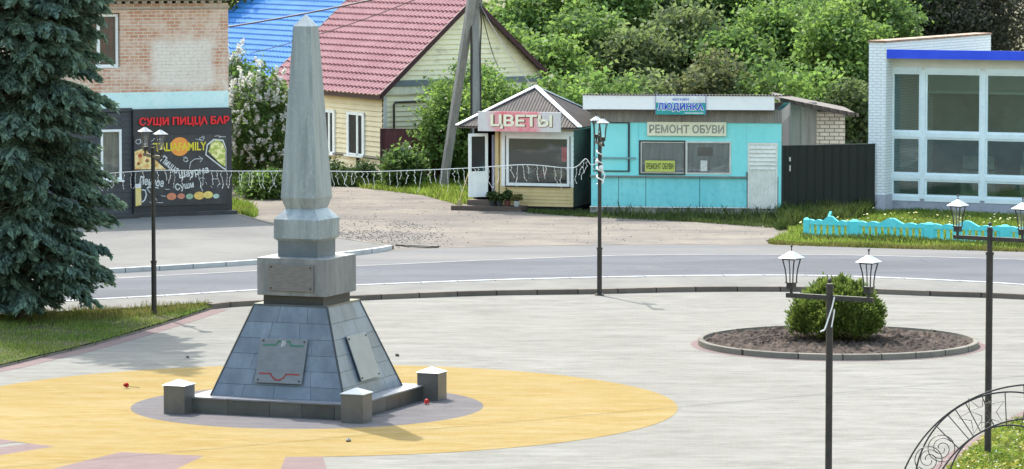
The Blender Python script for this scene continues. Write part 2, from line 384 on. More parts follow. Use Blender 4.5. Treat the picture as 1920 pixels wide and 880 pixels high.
# ------------------------------------------------------------------ foliage helpers
def leaf_mesh(name, mat, parent, C, size, up=.3, aspect=1.6, seed=0, loc=None, dirs=None, tint=None):
    """C: n x 3 leaf centres; one pointed quad each"""
    rng = np.random.default_rng(seed); n = len(C)
    nr = rng.normal(size=(n,3)); nr[:,2] = np.abs(nr[:,2]) + up; nr /= np.linalg.norm(nr, axis=1)[:,None]
    a = rng.normal(size=(n,3)) if dirs is None else dirs + rng.normal(size=(n,3))*.25
    a -= nr*(a*nr).sum(1)[:,None] if dirs is None else 0
    a /= np.linalg.norm(a, axis=1)[:,None] + 1e-9
    b = np.cross(nr, a); b /= np.linalg.norm(b, axis=1)[:,None] + 1e-9
    s = (np.asarray(size)*rng.uniform(.65, 1.35, n))[:,None]
    L, W = a*s*.5*aspect**.5, b*s*.5/aspect**.5
    bend = nr*s*.12
    V = np.stack([C - L - bend, C + W - L*.1, C + L - bend, C - W - L*.1], 1).reshape(-1, 3)
    me = bpy.data.meshes.new(name); me.vertices.add(4*n); me.vertices.foreach_set('co', V.astype('f').ravel())
    me.loops.add(4*n); me.loops.foreach_set('vertex_index', np.arange(4*n, dtype='i'))
    me.polygons.add(n); me.polygons.foreach_set('loop_start', np.arange(0, 4*n, 4, dtype='i'))
    me.update(calc_edges=True); me.materials.append(mat)
    at = me.attributes.new('tint', 'FLOAT', 'FACE')
    at.data.foreach_set('value', (rng.uniform(0, 1, n) if tint is None else tint).astype('f'))
    me.validate()
    o = bpy.data.objects.new(name, me); COL.objects.link(o)
    if parent is not None: o.parent = parent
    if loc is not None: o.location = loc
    return o
def clumps(rng, n, m, rx, ry, rz, cz, sig, hollow=.45, zmin=.15):
    """clustered points in an uneven ellipsoid crown"""
    d = rng.normal(size=(n,3)); d /= np.linalg.norm(d, axis=1)[:,None]
    r = rng.uniform(hollow**3, 1, n)**(1/3)*rng.uniform(.78, 1.12, n)
    c = d*r[:,None]*np.array([rx,ry,rz]); c[:,2] += cz; c = c[c[:,2] > zmin]
    q = np.repeat(c, m, 0); q = q + rng.normal(size=q.shape)*sig*np.array([1,1,.75])
    cl = np.repeat(rng.uniform(0, 1, len(c)), m)
    return q, np.clip(cl*.6 + rng.uniform(0, 1, len(q))*.4, 0, 1)
bark = M('bark', (.075,.06,.05), (.13,.11,.09), scale=5, stretch=(3,3,.6), rough=.95, bump=.6, bscale=12)
def trunk_mesh(parent, h, r, rng, nl=6, spread=1.5, z0=.35):
    mb = MB(); pts = [(0,0,-.1)]; x = y = 0.0
    for i in range(1, 7):
        x += rng.normal()*.08; y += rng.normal()*.08; pts.append((x, y, h*i/6))
    mb.tube(pts, [r*(1 - .8*i/6) for i in range(7)], 8)
    for k in range(nl):
        t = z0 + (.95-z0)*k/nl; j = int(t*6); p = Vector(pts[j]); a = rng.uniform(0, 6.28); s = spread*rng.uniform(.6, 1.1)
        q = p + Vector((math.cos(a)*s*.5, math.sin(a)*s*.5, s*.5)); e = p + Vector((math.cos(a)*s, math.sin(a)*s, s*.85))
        mb.tube([p, q, e], [r*.45*(1-t*.5), r*.28, r*.08], 6)
    return mb.build('trunk', bark, parent)
def tree(name, label, cat, loc, h, rx, rz, cz, mat, nc, m, size, seed, group=None, sig=.42, hollow=.45, zmin=.3, tr=.14):
    rng = np.random.default_rng(seed); root = thing(name, label, cat, loc, 0, group)
    q, tn = clumps(rng, nc, m, rx, rx, rz, cz, sig, hollow, zmin)
    leaf_mesh('crown', mat, root, q, size, seed=seed, tint=tn)
    trunk_mesh(root, h*.85, tr, rng, 7, rx*.7)
    return root
def inside(poly, x, y):
    c = np.zeros(len(x), bool); k = len(poly)
    for i in range(k):
        x0, y0 = poly[i]; x1, y1 = poly[(i+1) % k]
        if y0 == y1: continue
        m = (y0 > y) != (y1 > y); c ^= m & (x < (x1-x0)*(y-y0)/(y1-y0) + x0)
    return c
def blades(name, poly, n, h, wd, mat, seed=0, z=0.0, lean=.35, patch=.5, wgt=None):
    """grass blades as one tapered triangle pair each"""
    rng = np.random.default_rng(seed); P2 = np.array([(p[0], p[1]) for p in poly]); lo, hi = P2.min(0), P2.max(0)
    xs, ys = [], []; tot = 0
    while tot < n:
        x = rng.uniform(lo[0], hi[0], n*2); y = rng.uniform(lo[1], hi[1], n*2); m = inside(P2.tolist(), x, y)
        f = .5 + .5*np.sin(x*2.1 + np.sin(y*1.3)*2)*np.sin(y*1.7 + np.sin(x*.9)*2)
        m &= rng.uniform(0, 1, len(x)) < (1-patch) + patch*f
        xs.append(x[m]); ys.append(y[m]); tot += m.sum()
    x = np.concatenate(xs)[:n]; y = np.concatenate(ys)[:n]
    a = rng.uniform(0, 6.283, n); hh = h*rng.uniform(.4, 1.25, n)*(.75 + .5*(.5+.5*np.sin(x*3.1+y*2.3)))
    b = rng.uniform(0, 6.283, n); le = hh*lean*rng.uniform(.2, 1.6, n)
    base = np.stack([x, y, np.full(n, z-.01)], 1); dx = np.stack([np.cos(a)*wd/2, np.sin(a)*wd/2, np.zeros(n)], 1)
    off = np.stack([np.cos(b)*le, np.sin(b)*le, hh], 1)
    V = np.stack([base-dx, base+dx, base+off*np.array([.45,.45,.62])+dx*.7, base+off, base+off*np.array([.45,.45,.62])-dx*.7], 1).reshape(-1, 3)
    me = bpy.data.meshes.new(name); me.vertices.add(5*n); me.vertices.foreach_set('co', V.astype('f').ravel())
    me.loops.add(5*n); me.loops.foreach_set('vertex_index', np.arange(5*n, dtype='i'))
    me.polygons.add(n); me.polygons.foreach_set('loop_start', np.arange(0, 5*n, 5, dtype='i'))
    me.update(calc_edges=True); me.materials.append(mat)
    at = me.attributes.new('tint', 'FLOAT', 'FACE'); at.data.foreach_set('value', rng.uniform(0, 1, n).astype('f'))
    o = bpy.data.objects.new(name, me); COL.objects.link(o); return kind(o, 'stuff')
g_fresh = leafmat('fresh_grass', (0.1558,0.246,0.041), (0.2378,0.2788,0.0697), .5, .45, .7)
g_lawn = leafmat('lawn_grass', (0.1105,0.1755,0.0364), (0.1755,0.2145,0.0585), .35, .5, .6)
g_dark = leafmat('dark_weeds', (0.0656,0.1025,0.0287), (0.0984,0.123,0.041), .3, .5, .9)
g_dry = leafmat('yellowing_grass', (0.123,0.1476,0.0328), (0.2132,0.1804,0.0738), .3, .4, 1.2)

# ------------------------------------------------------------------ monument
stone = M('grey_granite', (0.27,0.29,0.285), (0.2,0.225,0.23), scale=2.2, rough=.38, spec=.5, stretch=(1,1,.35), grime=.15, bump=.05)
t = NT('blue_grey_granite')
ca = t.mix(t.ramp(t.noise(1.8, 7, .7, stretch=(2.2,2.2,.16)), .38, .62), (0.265,0.3,0.315), (0.165,0.195,0.215))
ca = t.mix(t.math('MULTIPLY', t.ramp(t.noise(14, 4, .7), .5, .75), .35), ca, (0.33,0.36,0.37))
ve = t.math('ABSOLUTE', t.math('SUBTRACT', t.noise(1.1, 5, .5, stretch=(1.4,1.4,.55)), .5)); ca = t.mix(t.math('MULTIPLY', t.ramp(ve, .006, .0), .22), ca, (0.46,0.49,0.49))
ca = t.mix(t.math('MULTIPLY', t.ramp(t.noise(3.2, 6, .75, stretch=(2.5,2.5,.12)), .54, .68), .55), ca, (0.115,0.135,0.145))
t.bump(t.noise(20, 4), .06, .01); stone2 = t.fin(ca, .42, 0, .45)
slab_m = M('blue_grey_slabs', (.128,.156,.200), (.086,.107,.143), scale=2.5, rough=.36, spec=.4, stretch=(1,1,.45), tint=.28, grime=.25)
dark_m = M('dark_polished_slabs', (.045,.048,.048), (.065,.068,.066), scale=1.8, rough=.28, spec=.5, tint=.7, grime=.2)
cap_m = M('post_cap_metal', (0.468,0.4758,0.4836), (0.39,0.3978,0.4134), rough=.35, spec=.6)
post_m = M('bronze_grey_panels', (.115,.105,.10), (.085,.08,.078), scale=2, rough=.35, spec=.5)
plaq_m = M('engraved_plaque', (0.12,0.1274,0.1418), (0.099,0.1042,0.1166), scale=5, rough=.32, spec=.5, stretch=(1,1,2.5))
green_m = M('green_inlay', (.02,.13,.08), grime=0); red_m = M('red_inlay', (0.21,0.0245,0.021), grime=0); bolt_m = M('bolt_heads', (.03,.03,.03), rough=.3, grime=0)
mon = thing('obelisk', 'grey granite obelisk on a sloping slab base in the yellow paved circle', 'monument', MC, MA)
S = 1.60
mb = MB(); mb.box(-S+.006, S-.006, -S+.006, S-.006, 0, .262); mb.build('plinth_core', darkgap, mon)
mb = MB()
for side in range(4):
    R = Matrix.Rotation(side*math.pi/2, 3, 'Z'); x = -S
    while x < S - .01:
        x2 = min(S, x + random.choice((.62,.8,.86))); x2 = S if S - x2 < .25 else x2
        mb.tint = random.random()
        vs = [R @ Vector(p) for p in [(x+.004,-S-.006,.0),(x2-.004,-S-.006,.0),(x2-.004,-S-.006,.262),(x+.004,-S-.006,.262)]]
        vb = [R @ Vector(p) for p in [(x+.004,-S+.004,.0),(x2-.004,-S+.004,.0),(x2-.004,-S+.004,.262),(x+.004,-S+.004,.262)]]
        mb.add(vs+vb, [(0,1,2,3),(1,0,4,5),(3,2,6,7),(0,3,7,4),(2,1,5,6)]); x = x2
mb.build('plinth_facing', dark_m, mon)
mb = MB()
for i in range(4):
    for j in range(4):
        mb.tint = random.random(); a = -S-.03 + i*(2*S+.06)/4; b = -S-.03 + j*(2*S+.06)/4; d = (2*S+.06)/4
        mb.box(a+.003, a+d-.003, b+.003, b+d-.003, .262, .287)
mb.build('plinth_top', M('plinth_top_slabs', (0.1870,0.1887,0.2097), (0.1360,0.1394,0.1561), scale=2, rough=.3, tint=.3), mon)
Z0, Z1, S0, S1 = .287, 1.86, 1.29, .71
def sz(z): return S0 + (S1-S0)*(z-Z0)/(Z1-Z0)
mb = MB(); mb.frust(S0-.012, Z0, S1-.012, Z1); mb.build('base_core', darkgap, mon)
rows = [.287,.50,.765,1.03,1.30,1.575,1.86]
mb = MB()
for side in range(4):
    R = Matrix.Rotation(side*math.pi/2, 3, 'Z')
    for r in range(6):
        za, zb = rows[r]+.0028, rows[r+1]-.0028; n = 4 if r < 3 else 3; cuts = [0]
        for k in range(1, n): cuts.append((k + random.uniform(-.18,.18) + (.25 if r % 2 else -.2)*.6)/n)
        cuts.append(1)
        for k in range(n):
            f0, f1 = cuts[k], cuts[k+1]; mb.tint = random.random()
            def pt(f, z, g, o): s_ = sz(z) - .015; return R @ Vector((-s_ + 2*s_*f + g, -sz(z) - o, z))
            g0 = .0028; vs = [pt(f0,za,g0,.0), pt(f1,za,-g0,.0), pt(f1,zb,-g0,.0), pt(f0,zb,g0,.0)]
            vi = [pt(f0,za,g0,-.013), pt(f1,za,-g0,-.013), pt(f1,zb,-g0,-.013), pt(f0,zb,g0,-.013)]
            mb.add(vs+vi, [(0,1,2,3),(1,0,4,5),(3,2,6,7),(0,3,7,4),(2,1,5,6)])
mb.build('base_slabs', slab_m, mon)
for a, b in ((-1,-1),(1,-1),(1,1),(-1,1)):
    mb = MB(); mb.bar((a*(S0-.004), b*(S0-.004), Z0), (a*(S1-.004), b*(S1-.004), Z1), .03, .03); mb.build('edge_trim', M('dark_edge_trim', (.03,.034,.038), rough=.5, grime=0), mon)
mb = MB(); mb.frust(S1+.012, 1.86, S1+.005, 1.885); mb.frust(.58, 1.885, .58, 2.035); mb.build('base_collar', M('dark_collar', (0.0303,0.0319,0.033), (0.044,0.0468,0.0484), rough=.3, scale=2), mon)
mb = MB(); mb.frust(.665, 2.035, .665, 2.70); mb.build('pedestal_block', M('block_granite', (0.2021,0.2074,0.2167), (0.1333,0.1428,0.1535), scale=3.2, rough=.42, stretch=(1.5,1.5,.35), bump=.05, grime=.2), mon, bevel=.008)
mb = MB(); mb.frust(.385, 2.70, .385, 2.985); mb.build('shaft_neck', M('neck_granite', (.13,.15,.165), (.10,.115,.13), scale=2, rough=.3), mon)
mb = MB(); mb.frust(.375, 2.97, .44, 3.03); mb.frust(.44, 3.03, .44, 3.365); mb.frust(.44, 3.365, .285, 3.545); mb.build('shaft_collar', stone2, mon)
mb = MB(); mb.frust(.275, 3.535, .345, 3.745); mb.frust(.345, 3.745, .17, 6.775); mb.frust(.17, 6.775, .003, 6.985); mb.build('shaft', stone2, mon)
def plaque(parent, z0, z1, wd, ang, mat, tilt=True, s=None, deco=False, gap=.03):
    """a framed plate standing off a face of the base; ang turns it to the face"""
    R = Matrix.Rotation(ang, 3, 'Z'); mb = MB()
    sa = sz(z0) if tilt else s; sb = sz(z1) if tilt else s
    b = [R @ Vector(p) for p in ((-wd/2,-sa-gap-.025,z0),(wd/2,-sa-gap-.025,z0),(wd/2,-sa-gap,z0),(-wd/2,-sa-gap,z0))]
    tt = [R @ Vector(p) for p in ((-wd/2,-sb-gap-.025,z1),(wd/2,-sb-gap-.025,z1),(wd/2,-sb-gap,z1),(-wd/2,-sb-gap,z1))]
    mb.hexa(b, tt); pl = mb.build('plaque', mat, parent, bevel=.004)
    def on(x, z, o): f = (z-z0)/(z1-z0); return R @ Vector((x, -(sa+(sb-sa)*f)-gap-.025-o, z))
    mb = MB()
    for x in (-wd/2+.06, wd/2-.06):
        for z in (z0+.05, z1-.05):
            mb = MB(); mb.tube([on(x,z,-.06), on(x,z,.012)], .016, 8); mb.build('bolt', bolt_m, pl)
    if deco:
        for zz, sg, m_, nm in ((z1-.12, 1, green_m, 'green_ribbon'), (z0+.16, -1, red_m, 'red_ribbon')):
            mb = MB(); up = .07*sg
            pts = [(-.38,0),(-.15,0),(-.10,up)] if sg > 0 else [(-.38,0),(-.17,0),(-.11,up),(-.05,up*1.45),(.03,up*1.45),(.09,up*.9),(.13,0),(.38,0)]
            segs = [pts] if sg < 0 else [pts + [(-.06,up)], [(-x,z) for x,z in pts + [(-.06,up)]]]
            for sgm in segs:
                for p, q in zip(sgm, sgm[1:]):
                    dx, dz = q[0]-p[0], q[1]-p[1]; L = math.hypot(dx,dz); nx, nz = -dz/L*.013, dx/L*.013; ex, ez = dx/L*.008, dz/L*.008
                    c = [(p[0]+nx-ex,p[1]+nz-ez),(p[0]-nx-ex,p[1]-nz-ez),(q[0]-nx+ex,q[1]-nz+ez),(q[0]+nx+ex,q[1]+nz+ez)]
                    mb.poly([on(x, zz+z, .004) for x, z in c])
                mb.build(nm, m_, pl); mb = MB()
        mb = MB(); mb.poly([on(x, z1-.10+z, .005) for x, z in ((-.045,-.05),(.045,-.05),(.05,.03),(.03,.065),(-.03,.065),(-.05,.03))]); mb.build('emblem', M('emblem_grey', (.14,.16,.18), (.30,.30,.30), scale=28, grime=0), pl)
    return pl
plaque(mon, .55, 1.315, .91, 0, plaq_m, deco=True)
plaque(mon, .55, 1.33, .86, math.pi/2, M('side_plaque', (0.1512,0.1633,0.1928), (0.1296,0.139,0.1663), scale=4, rough=.3, spec=.6))
plaque(mon, 2.12, 2.595, .88, 0, M('bronze_plaque', (0.1512,0.1459,0.1475), (0.1188,0.1146,0.1172), scale=7, rough=.38, stretch=(1,1,4)), tilt=False, s=.665, gap=.004)
bl = ['squat grey corner post at the near left of the obelisk plinth', 'squat grey corner post nearest the camera on the obelisk plinth', 'squat grey corner post at the far right of the obelisk plinth', 'squat grey corner post hidden behind the obelisk plinth']
proto = None
for i, (x, y) in enumerate(((-1.7,-1.7),(1.7,-1.7),(1.7,1.7))):
    p = MC + Matrix.Rotation(MA, 3, 'Z') @ Vector((x, y, 0))
    if proto is None:
        proto = thing('corner_post', bl[0], 'post', p, MA, 'corner posts of the obelisk plinth')
        mb = MB(); mb.frust(.205, .0, .205, .50); mb.build('body', post_m, proto, bevel=.006)
        mb = MB(); mb.frust(.222, .50, .222, .512); mb.frust(.222, .512, .01, .60); mb.build('cap', cap_m, proto)
        o = proto
    else: o = copy_tree(proto)
    o.location = p; o['label'] = bl[i]

# ------------------------------------------------------------------ flower bed with clipped thuja
BC = G(1571, 647); BR = 2.86
ring('bed_border_paving', BC, BR, BR+.15, 0, 2*math.pi, .004, pink_m)
mb = MB(); n = 120
vs = []
for i in range(n):
    a = 2*math.pi*i/n
    for r, z in ((BR,-.02),(BR,.115),(BR-.02,.125),(BR-.10,.125),(BR-.11,.02)): vs.append((r*math.cos(a), r*math.sin(a), z))
mb.add(vs, [(i*5+j, ((i+1)%n)*5+j, ((i+1)%n)*5+j+1, i*5+j+1) for i in range(n) for j in range(4)])
bed = thing('flower_bed', 'round bed of dark soil with a concrete rim around a clipped bush', 'flower bed', BC)
mb.build('rim', edge_m, bed)
rng = np.random.default_rng(3); mb = MB(); NR, NA = 46, 200; vs = []
hm = rng.normal(size=(NR, NA)); hm = (hm + np.roll(hm,1,1) + np.roll(hm,1,0))/1.8
for i in range(NR):
    for j in range(NA):
        r = (BR-.09)*i/(NR-1); a = 2*math.pi*j/NA
        vs.append((r*math.cos(a), r*math.sin(a), .07 + .05*(1-(r/BR)**2) + hm[i,j]*.028*(1 if i < NR-2 else .3)))
mb.add(vs, [(i*NA+j, (i+1)*NA+j, (i+1)*NA+(j+1)%NA, i*NA+(j+1)%NA) for i in range(NR-1) for j in range(NA)])
mb.build('soil', M('tilled_soil', (0.0918,0.0704,0.0581), (0.052,0.0398,0.0337), scale=2.5, rough=1, spec=.1, bump=.8, bscale=14, grime=.3), bed)
th = thing('thuja_bush', 'dense dark green globe thuja growing in the round soil bed', 'bush', BC + Vector((0,0,.08)))
rng = np.random.default_rng(11); C, D, T = [], [], []
for k in range(1200):
    u = rng.uniform(0, 1); a = rng.uniform(0, 6.283); ph = math.acos(1-u*1.35)          # pole .. below equator
    lump = 1 + .07*math.sin(a*5+ph*3) + .05*math.sin(a*9-ph*7) + rng.normal()*.035
    n0 = np.array([math.sin(ph)*math.cos(a), math.sin(ph)*math.sin(a), math.cos(ph)])
    hz_ = 1-.2*max(0,n0[2])**1.5 if n0[2] > 0 else min(1/max(.3,math.hypot(n0[0],n0[1])), 1+.75*abs(n0[2]))
    c = n0*np.array([.88*hz_,.88*hz_,.70])*lump*rng.uniform(.8,1.0) + np.array([0,0,.50]); 
    if c[2] < .07: c[2] = .07 + rng.uniform(0,.1)
    out = n0*np.array([1,1,.5]) + np.array([0,0,.75]); out /= np.linalg.norm(out); ct = rng.uniform(0,1)
    for m_ in range(58):
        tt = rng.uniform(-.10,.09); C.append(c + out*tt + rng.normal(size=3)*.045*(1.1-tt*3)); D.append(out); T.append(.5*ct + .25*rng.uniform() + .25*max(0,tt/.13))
leaf_mesh('foliage', leafmat('thuja_green', (0.0935,0.1403,0.0298), (0.153,0.1997,0.051), .42, .6, 3), th, np.array(C), .054, aspect=2.4, seed=5, dirs=np.array(D), tint=np.array(T))
trunk_mesh(th, .9, .05, rng, 6, .5, .1)

# ------------------------------------------------------------------ street lamps
lampglass = NT('lantern_glass'); tr = lampglass.n('ShaderNodeBsdfTransparent'); dd = lampglass.n('ShaderNodeBsdfTranslucent', {'Color': (.85,.85,.88)}); d2 = lampglass.n('ShaderNodeBsdfDiffuse', {'Color': (.85,.85,.88)})
a_ = lampglass.n('ShaderNodeMixShader', {0: .5, 1: dd.outputs[0], 2: d2.outputs[0]}); b_ = lampglass.n('ShaderNodeMixShader', {0: .04, 1: tr.outputs[0], 2: a_.outputs[0]})
lampglass.t.links.new(b_.outputs[0], lampglass.out.inputs[0]); lampglass = lampglass.m
def lamp(label, loc, yaw, step, r0=.058, r1=.045, bar=.66):
    L = thing('street_lamp', label, 'street lamp', loc, yaw, 'twin lantern lamps around the square')
    mb = MB(); mb.cyl((0,0,0), r0, step, 14); mb.cyl((0,0,step), r0+.012, .05, 14); mb.cyl((0,0,step+.05), r1, 3.72-step-.05, 14); mb.cyl((0,0,0), .11, .03, 14)
    mb.ball((0,0,3.765), .035); mb.cyl((0,0,3.66), .055, .02, 12); mb.build('post', black, L, smooth=False)
    mb = MB(); mb.box(-bar,bar,-.028,.028,3.50,3.565)
    mb.build('crossbar', black, L)
    for sx in (-1, 1):
        x = sx*.59; mb = MB()
        mb.cyl((x,0,3.565), .022, .06, 8); mb.box(x-.05,x+.05,-.05,.05,3.62,3.70); mb.box(x-.065,x+.065,-.065,.065,3.70,3.712)
        for a in (-1, 1):
            for b in (-1, 1):
                mb.tube([(x+a*.050,b*.050,3.705),(x+a*.053,b*.053,3.80),(x+a*.064,b*.064,3.90),(x+a*.081,b*.081,3.985),(x+a*.090,b*.090,4.03)], .0095, 5)
        mb.box(x-.096,x+.096,-.096,.096,4.018,4.035)
        lan = mb.build('lantern', black, L)
        mb = MB(); q0 = .066; lv = [(3.712,.046),(3.80,.049),(3.90,.059),(3.985,.076),(4.018,.085)]
        for (za,sa),(zb,sb) in zip(lv, lv[1:]):
            for k in range(4):
                R = Matrix.Rotation(k*math.pi/2, 3, 'Z')
                mb.quad(*[(R @ Vector(p)) + Vector((x,0,0)) for p in ((-sa,-sa,za),(sa,-sa,za),(sb,-sb,zb),(-sb,-sb,zb))])
        mb.build('pane', lampglass, lan)
        mb = MB(); s = .135
        mb.hexa([(x-s,-s,4.036),(x+s,-s,4.036),(x+s,s,4.036),(x-s,s,4.036)], [(x-s,-s,4.044),(x+s,-s,4.044),(x+s,s,4.044),(x-s,s,4.044)])
        mb.hexa([(x-s,-s,4.044),(x+s,-s,4.044),(x+s,s,4.044),(x-s,s,4.044)], [(x-.015,-.015,4.135),(x+.015,-.015,4.135),(x+.015,.015,4.135),(x-.015,.015,4.135)])
        mb.build('lantern_cap', galv, lan)
        mb = MB(); mb.cyl((x,0,4.13), .008, .06, 6); mb.ball((x,0,4.205), .018, 8, 5); mb.build('finial', black, lan)
    return L
lamp('black twin lantern lamp at the lawn corner in front of the food banner', G(289,594), rad(-68), 1.19)
lampB = G(1124,554)
lamp('black twin lantern lamp beside the far kerb carrying the light garland', lampB, rad(-84), 1.07)
lc = Vector((0,51.6,0)); lc.x = (1556-960)/FPX*51.8
lamp('black twin lantern lamp standing in front of the thuja bed', lc, rad(-33), .9, .05, .048)
lamp('black twin lantern lamp standing in the clover lawn behind the wrought iron arches', G(1852,857), rad(-36), 3.27, .056, .045)
cb = thing('cable_scrap', 'loose white cable end hanging on the lamp before the thuja bed', 'cable', lc + Vector((.0,-.07,3.52)))
mb = MB(); mb.tube([(.06,0,.03),(.03,-.01,-.1),(-.06,-.02,-.38),(-.08,-.02,-.42),(-.13,-.01,-.44)], .011, 6); mb.tube([(.06,0,-.14),(.05,-.01,-.22),(.02,-.01,-.38)], .009, 6); mb.build('cable', cable_white, cb)

# ------------------------------------------------------------------ sushi bar building
F1 = Frame(G(430,405), rad(25)); A1 = F1.a
sb = thing('brick_building', 'two storey worn brick building with a dark clad food bar below', 'building', F1.o, A1)
bx0, bx1, bz0, bz1 = F1.rect(285,75,400,165)
brick_m = brickmat('worn_orange_brick', (.50,.225,.135), (.58,.33,.215), (.66,.58,.50), worn=(.78,.66,.57), wornamt=.85, bh=.10, bw=.28, patch=(bx0,bx1,bz0,bz1), patchcol=(.78,.72,.66))
zc = F1.xz(430,205)[1]; zb = F1.xz(430,170)[1]; zt = F1.xz(430,6)[1]
wx0, wx1, wz0, wz1 = F1.rect(150,25,226,128)
mb = MB(); xl, dep = -10.5, 9.0
def wallgrid(mb, x0, x1, z0, z1, holes, y0=0, th=.35):
    xs = sorted({x0,x1,*[h[0] for h in holes],*[h[1] for h in holes]}); zs = sorted({z0,z1,*[h[2] for h in holes],*[h[3] for h in holes]})
    for a, b in zip(xs, xs[1:]):
        for c, d in zip(zs, zs[1:]):
            mx, mz = (a+b)/2, (c+d)/2
            if any(h[0] < mx < h[1] and h[2] < mz < h[3] for h in holes): continue
            mb.quad((a,y0,c),(b,y0,c),(b,y0,d),(a,y0,d))
    for a, b, c, d in holes:
        mb.quad((a,y0,c),(a,y0+th,c),(a,y0+th,d),(a,y0,d)); mb.quad((b,y0+th,c),(b,y0,c),(b,y0,d),(b,y0+th,d))
        mb.quad((a,y0,d),(a,y0+th,d),(b,y0+th,d),(b,y0,d)); mb.quad((a,y0+th,c),(a,y0,c),(b,y0,c),(b,y0+th,c))
wallgrid(mb, xl, 0, zb, zt, [(wx0,wx1,wz0,wz1)])
mb.quad((0,0,0),(0,dep,0),(0,dep,zt),(0,0,zt)); mb.quad((xl,dep,0),(xl,0,0),(xl,0,zt),(xl,dep,zt)); mb.quad((0,dep,0),(xl,dep,0),(xl,dep,zt),(0,dep,zt))
mb.build('wall', brick_m, sb)
mb = MB(); mb.quad((xl,0,zc-.3),(0,0,zc-.3),(0,0,zb),(xl,0,zb)); mb.build('painted_band', M('pale_blue_paint', (.56,.79,.81), (.66,.82,.82), scale=1.5, bump=.3, bscale=12, grime=.2), sb)
mb = MB()
for k in range(int((0-xl)/.26)): mb.box(xl+k*.26, xl+k*.26+.13, -.09, .0, zt-.0, zt+.08)
mb.box(xl,.04,-.02,dep,zt+.08,zt+.16); mb.box(xl,.1,-.12,dep+.1,zt+.16,zt+.24); mb.box(xl, .02, -.05, .0, zt-.16, zt-.08); mb.build('cornice', brickmat('cornice_brick', (.50,.42,.34), (.42,.34,.28), (.35,.30,.26)), sb)
mb = MB(); mb.hexa([(xl-.3,-.45,zt+.24),(.35,-.45,zt+.24),(.35,dep+.4,zt+.24),(xl-.3,dep+.4,zt+.24)], [(xl-.3,dep/2-.1,zt+1.2),(.35,dep/2-.1,zt+1.2),(.35,dep/2,zt+1.2),(xl-.3,dep/2,zt+1.2)]); mb.build('roof', M('grey_roof_sheet', (.25,.24,.23)), sb)
def window(parent, x0, x1, z0, z1, y, fw, mull=(), rails=(), fm=None, gm=None, deep=.06, back=None, sill=None, name='window'):
    mb = MB(); mb.box(x0,x0+fw,y,y+deep,z0,z1); mb.box(x1-fw,x1,y,y+deep,z0,z1); mb.box(x0+fw,x1-fw,y,y+deep,z0,z0+fw); mb.box(x0+fw,x1-fw,y,y+deep,z1-fw,z1)
    for m_ in mull: mb.box(m_-fw*.6,m_+fw*.6,y+.002,y+deep,z0+fw,z1-fw)
    for r_ in rails: mb.box(x0+fw,x1-fw,y+.003,y+deep,r_-fw*.5,r_+fw*.5)
    w_ = mb.build(name, fm or white, parent)
    mb = MB(); mb.box(x0+fw*.5,x1-fw*.5,y+deep*.6,y+deep*.6+.008,z0+fw*.5,z1-fw*.5); mb.build('pane', gm or clear_glass, w_)
    if back:
        mb = MB(); mb.box(x0,x1,y+deep+.06,y+deep+.09,z0-.05,z1+.05); mb.build('curtain', back, w_)
    if sill:
        mb = MB(); mb.box(x0-.05,x1+.05,y-.08,y+.02,z0-.05,z0-.003); mb.build('sill', sill, w_)
    return w_
clear_glass = glassmat('clear_pane', .97, (.9,.93,.93)); dark_glass = M('dark_pane', (.02,.022,.025), rough=.06, spec=.45, grime=0)
red_curtain = M('wine_curtain', (.33,.05,.06), (.09,.05,.07), scale=2.5, stretch=(6,6,.4), rough=.9)
window(sb, wx0+.03, wx1-.03, wz0+.02, wz1-.03, .12, .075, mull=(F1.xz(187,70)[0],), back=red_curtain, sill=white)
# ground floor: dark siding on the left, dark flat shopfront under the sign on the right
sx = F1.xz(247,300)[0]
sid_m = M('dark_grey_siding', (.040,.044,.055), (.05,.054,.066), rough=.5, scale=2, grime=.1)
def siding(mb, x0, x1, z0, z1, y, step=.16, lip=.02, prof=None):
    z = z0
    while z < z1 - 1e-4:
        zz = min(z + step, z1); a0, b0 = prof(z) if prof else (x0, x1); a1, b1 = prof(zz) if prof else (x0, x1)
        mb.quad((a0,y-lip,z),(b0,y-lip,z),(b1,y,zz),(a1,y,zz)); mb.quad((b0,y-lip,z),(a0,y-lip,z),(a0,y+.0,z),(b0,y+.0,z)); z = zz
vx0, vx1, vz0, vz1 = F1.rect(188,243,227,338)
mb = MB(); siding(mb, xl, vx0, 0, zc, -.03); siding(mb, vx1, sx-.02, 0, zc, -.03); siding(mb, vx0, vx1, 0, vz0, -.03); siding(mb, vx0, vx1, vz1, zc, -.03); mb.box(xl,vx0-.02,-.028,0,0,zc); mb.box(vx1+.02,sx,-.028,0,0,zc); mb.box(xl,sx,-.09,0,zc-.0,zc+.1)
mb.build('shop_siding', sid_m, sb)
window(sb, vx0, vx1, vz0, vz1, -.06, .07, sill=white, back=M('beige_blind', (.30,.27,.22), (.2,.18,.15), scale=3, stretch=(5,5,.3)))
mb = MB(); mb.box(sx, .03, -.16, 0, 0, zc+.06); mb.build('shopfront', M('charcoal_panel', (.028,.03,.036), (.036,.038,.046), rough=.45, scale=1.5), sb)
mb = MB(); mb.box(sx-.1, .05, -.55, -.16, .0, .19); mb.box(sx-2.5, sx-.1, -.9, -.03, 0, .17); mb.build('step', M('dark_step', (.06,.055,.055), (.04,.04,.04), rough=.8), sb)
red_letters = M('red_letters', (.80,.025,.035), (.76,.02,.03), rough=.4, grime=0)
a = F1.xz(257,231); b = F1.xz(425,224)
sg = thing('shop_sign', 'red raised letters spelling sushi pizza bar over the dark shopfront', 'sign', F1.w((a[0]+b[0])/2, -.165, (a[1]+b[1])/2), A1)
text('СУШИ ПИЦЦА БАР', 'lettering', red_letters, sg, 0, -.05, 0, width=b[0]-a[0], height=.28, bold=.026, depth=.05)
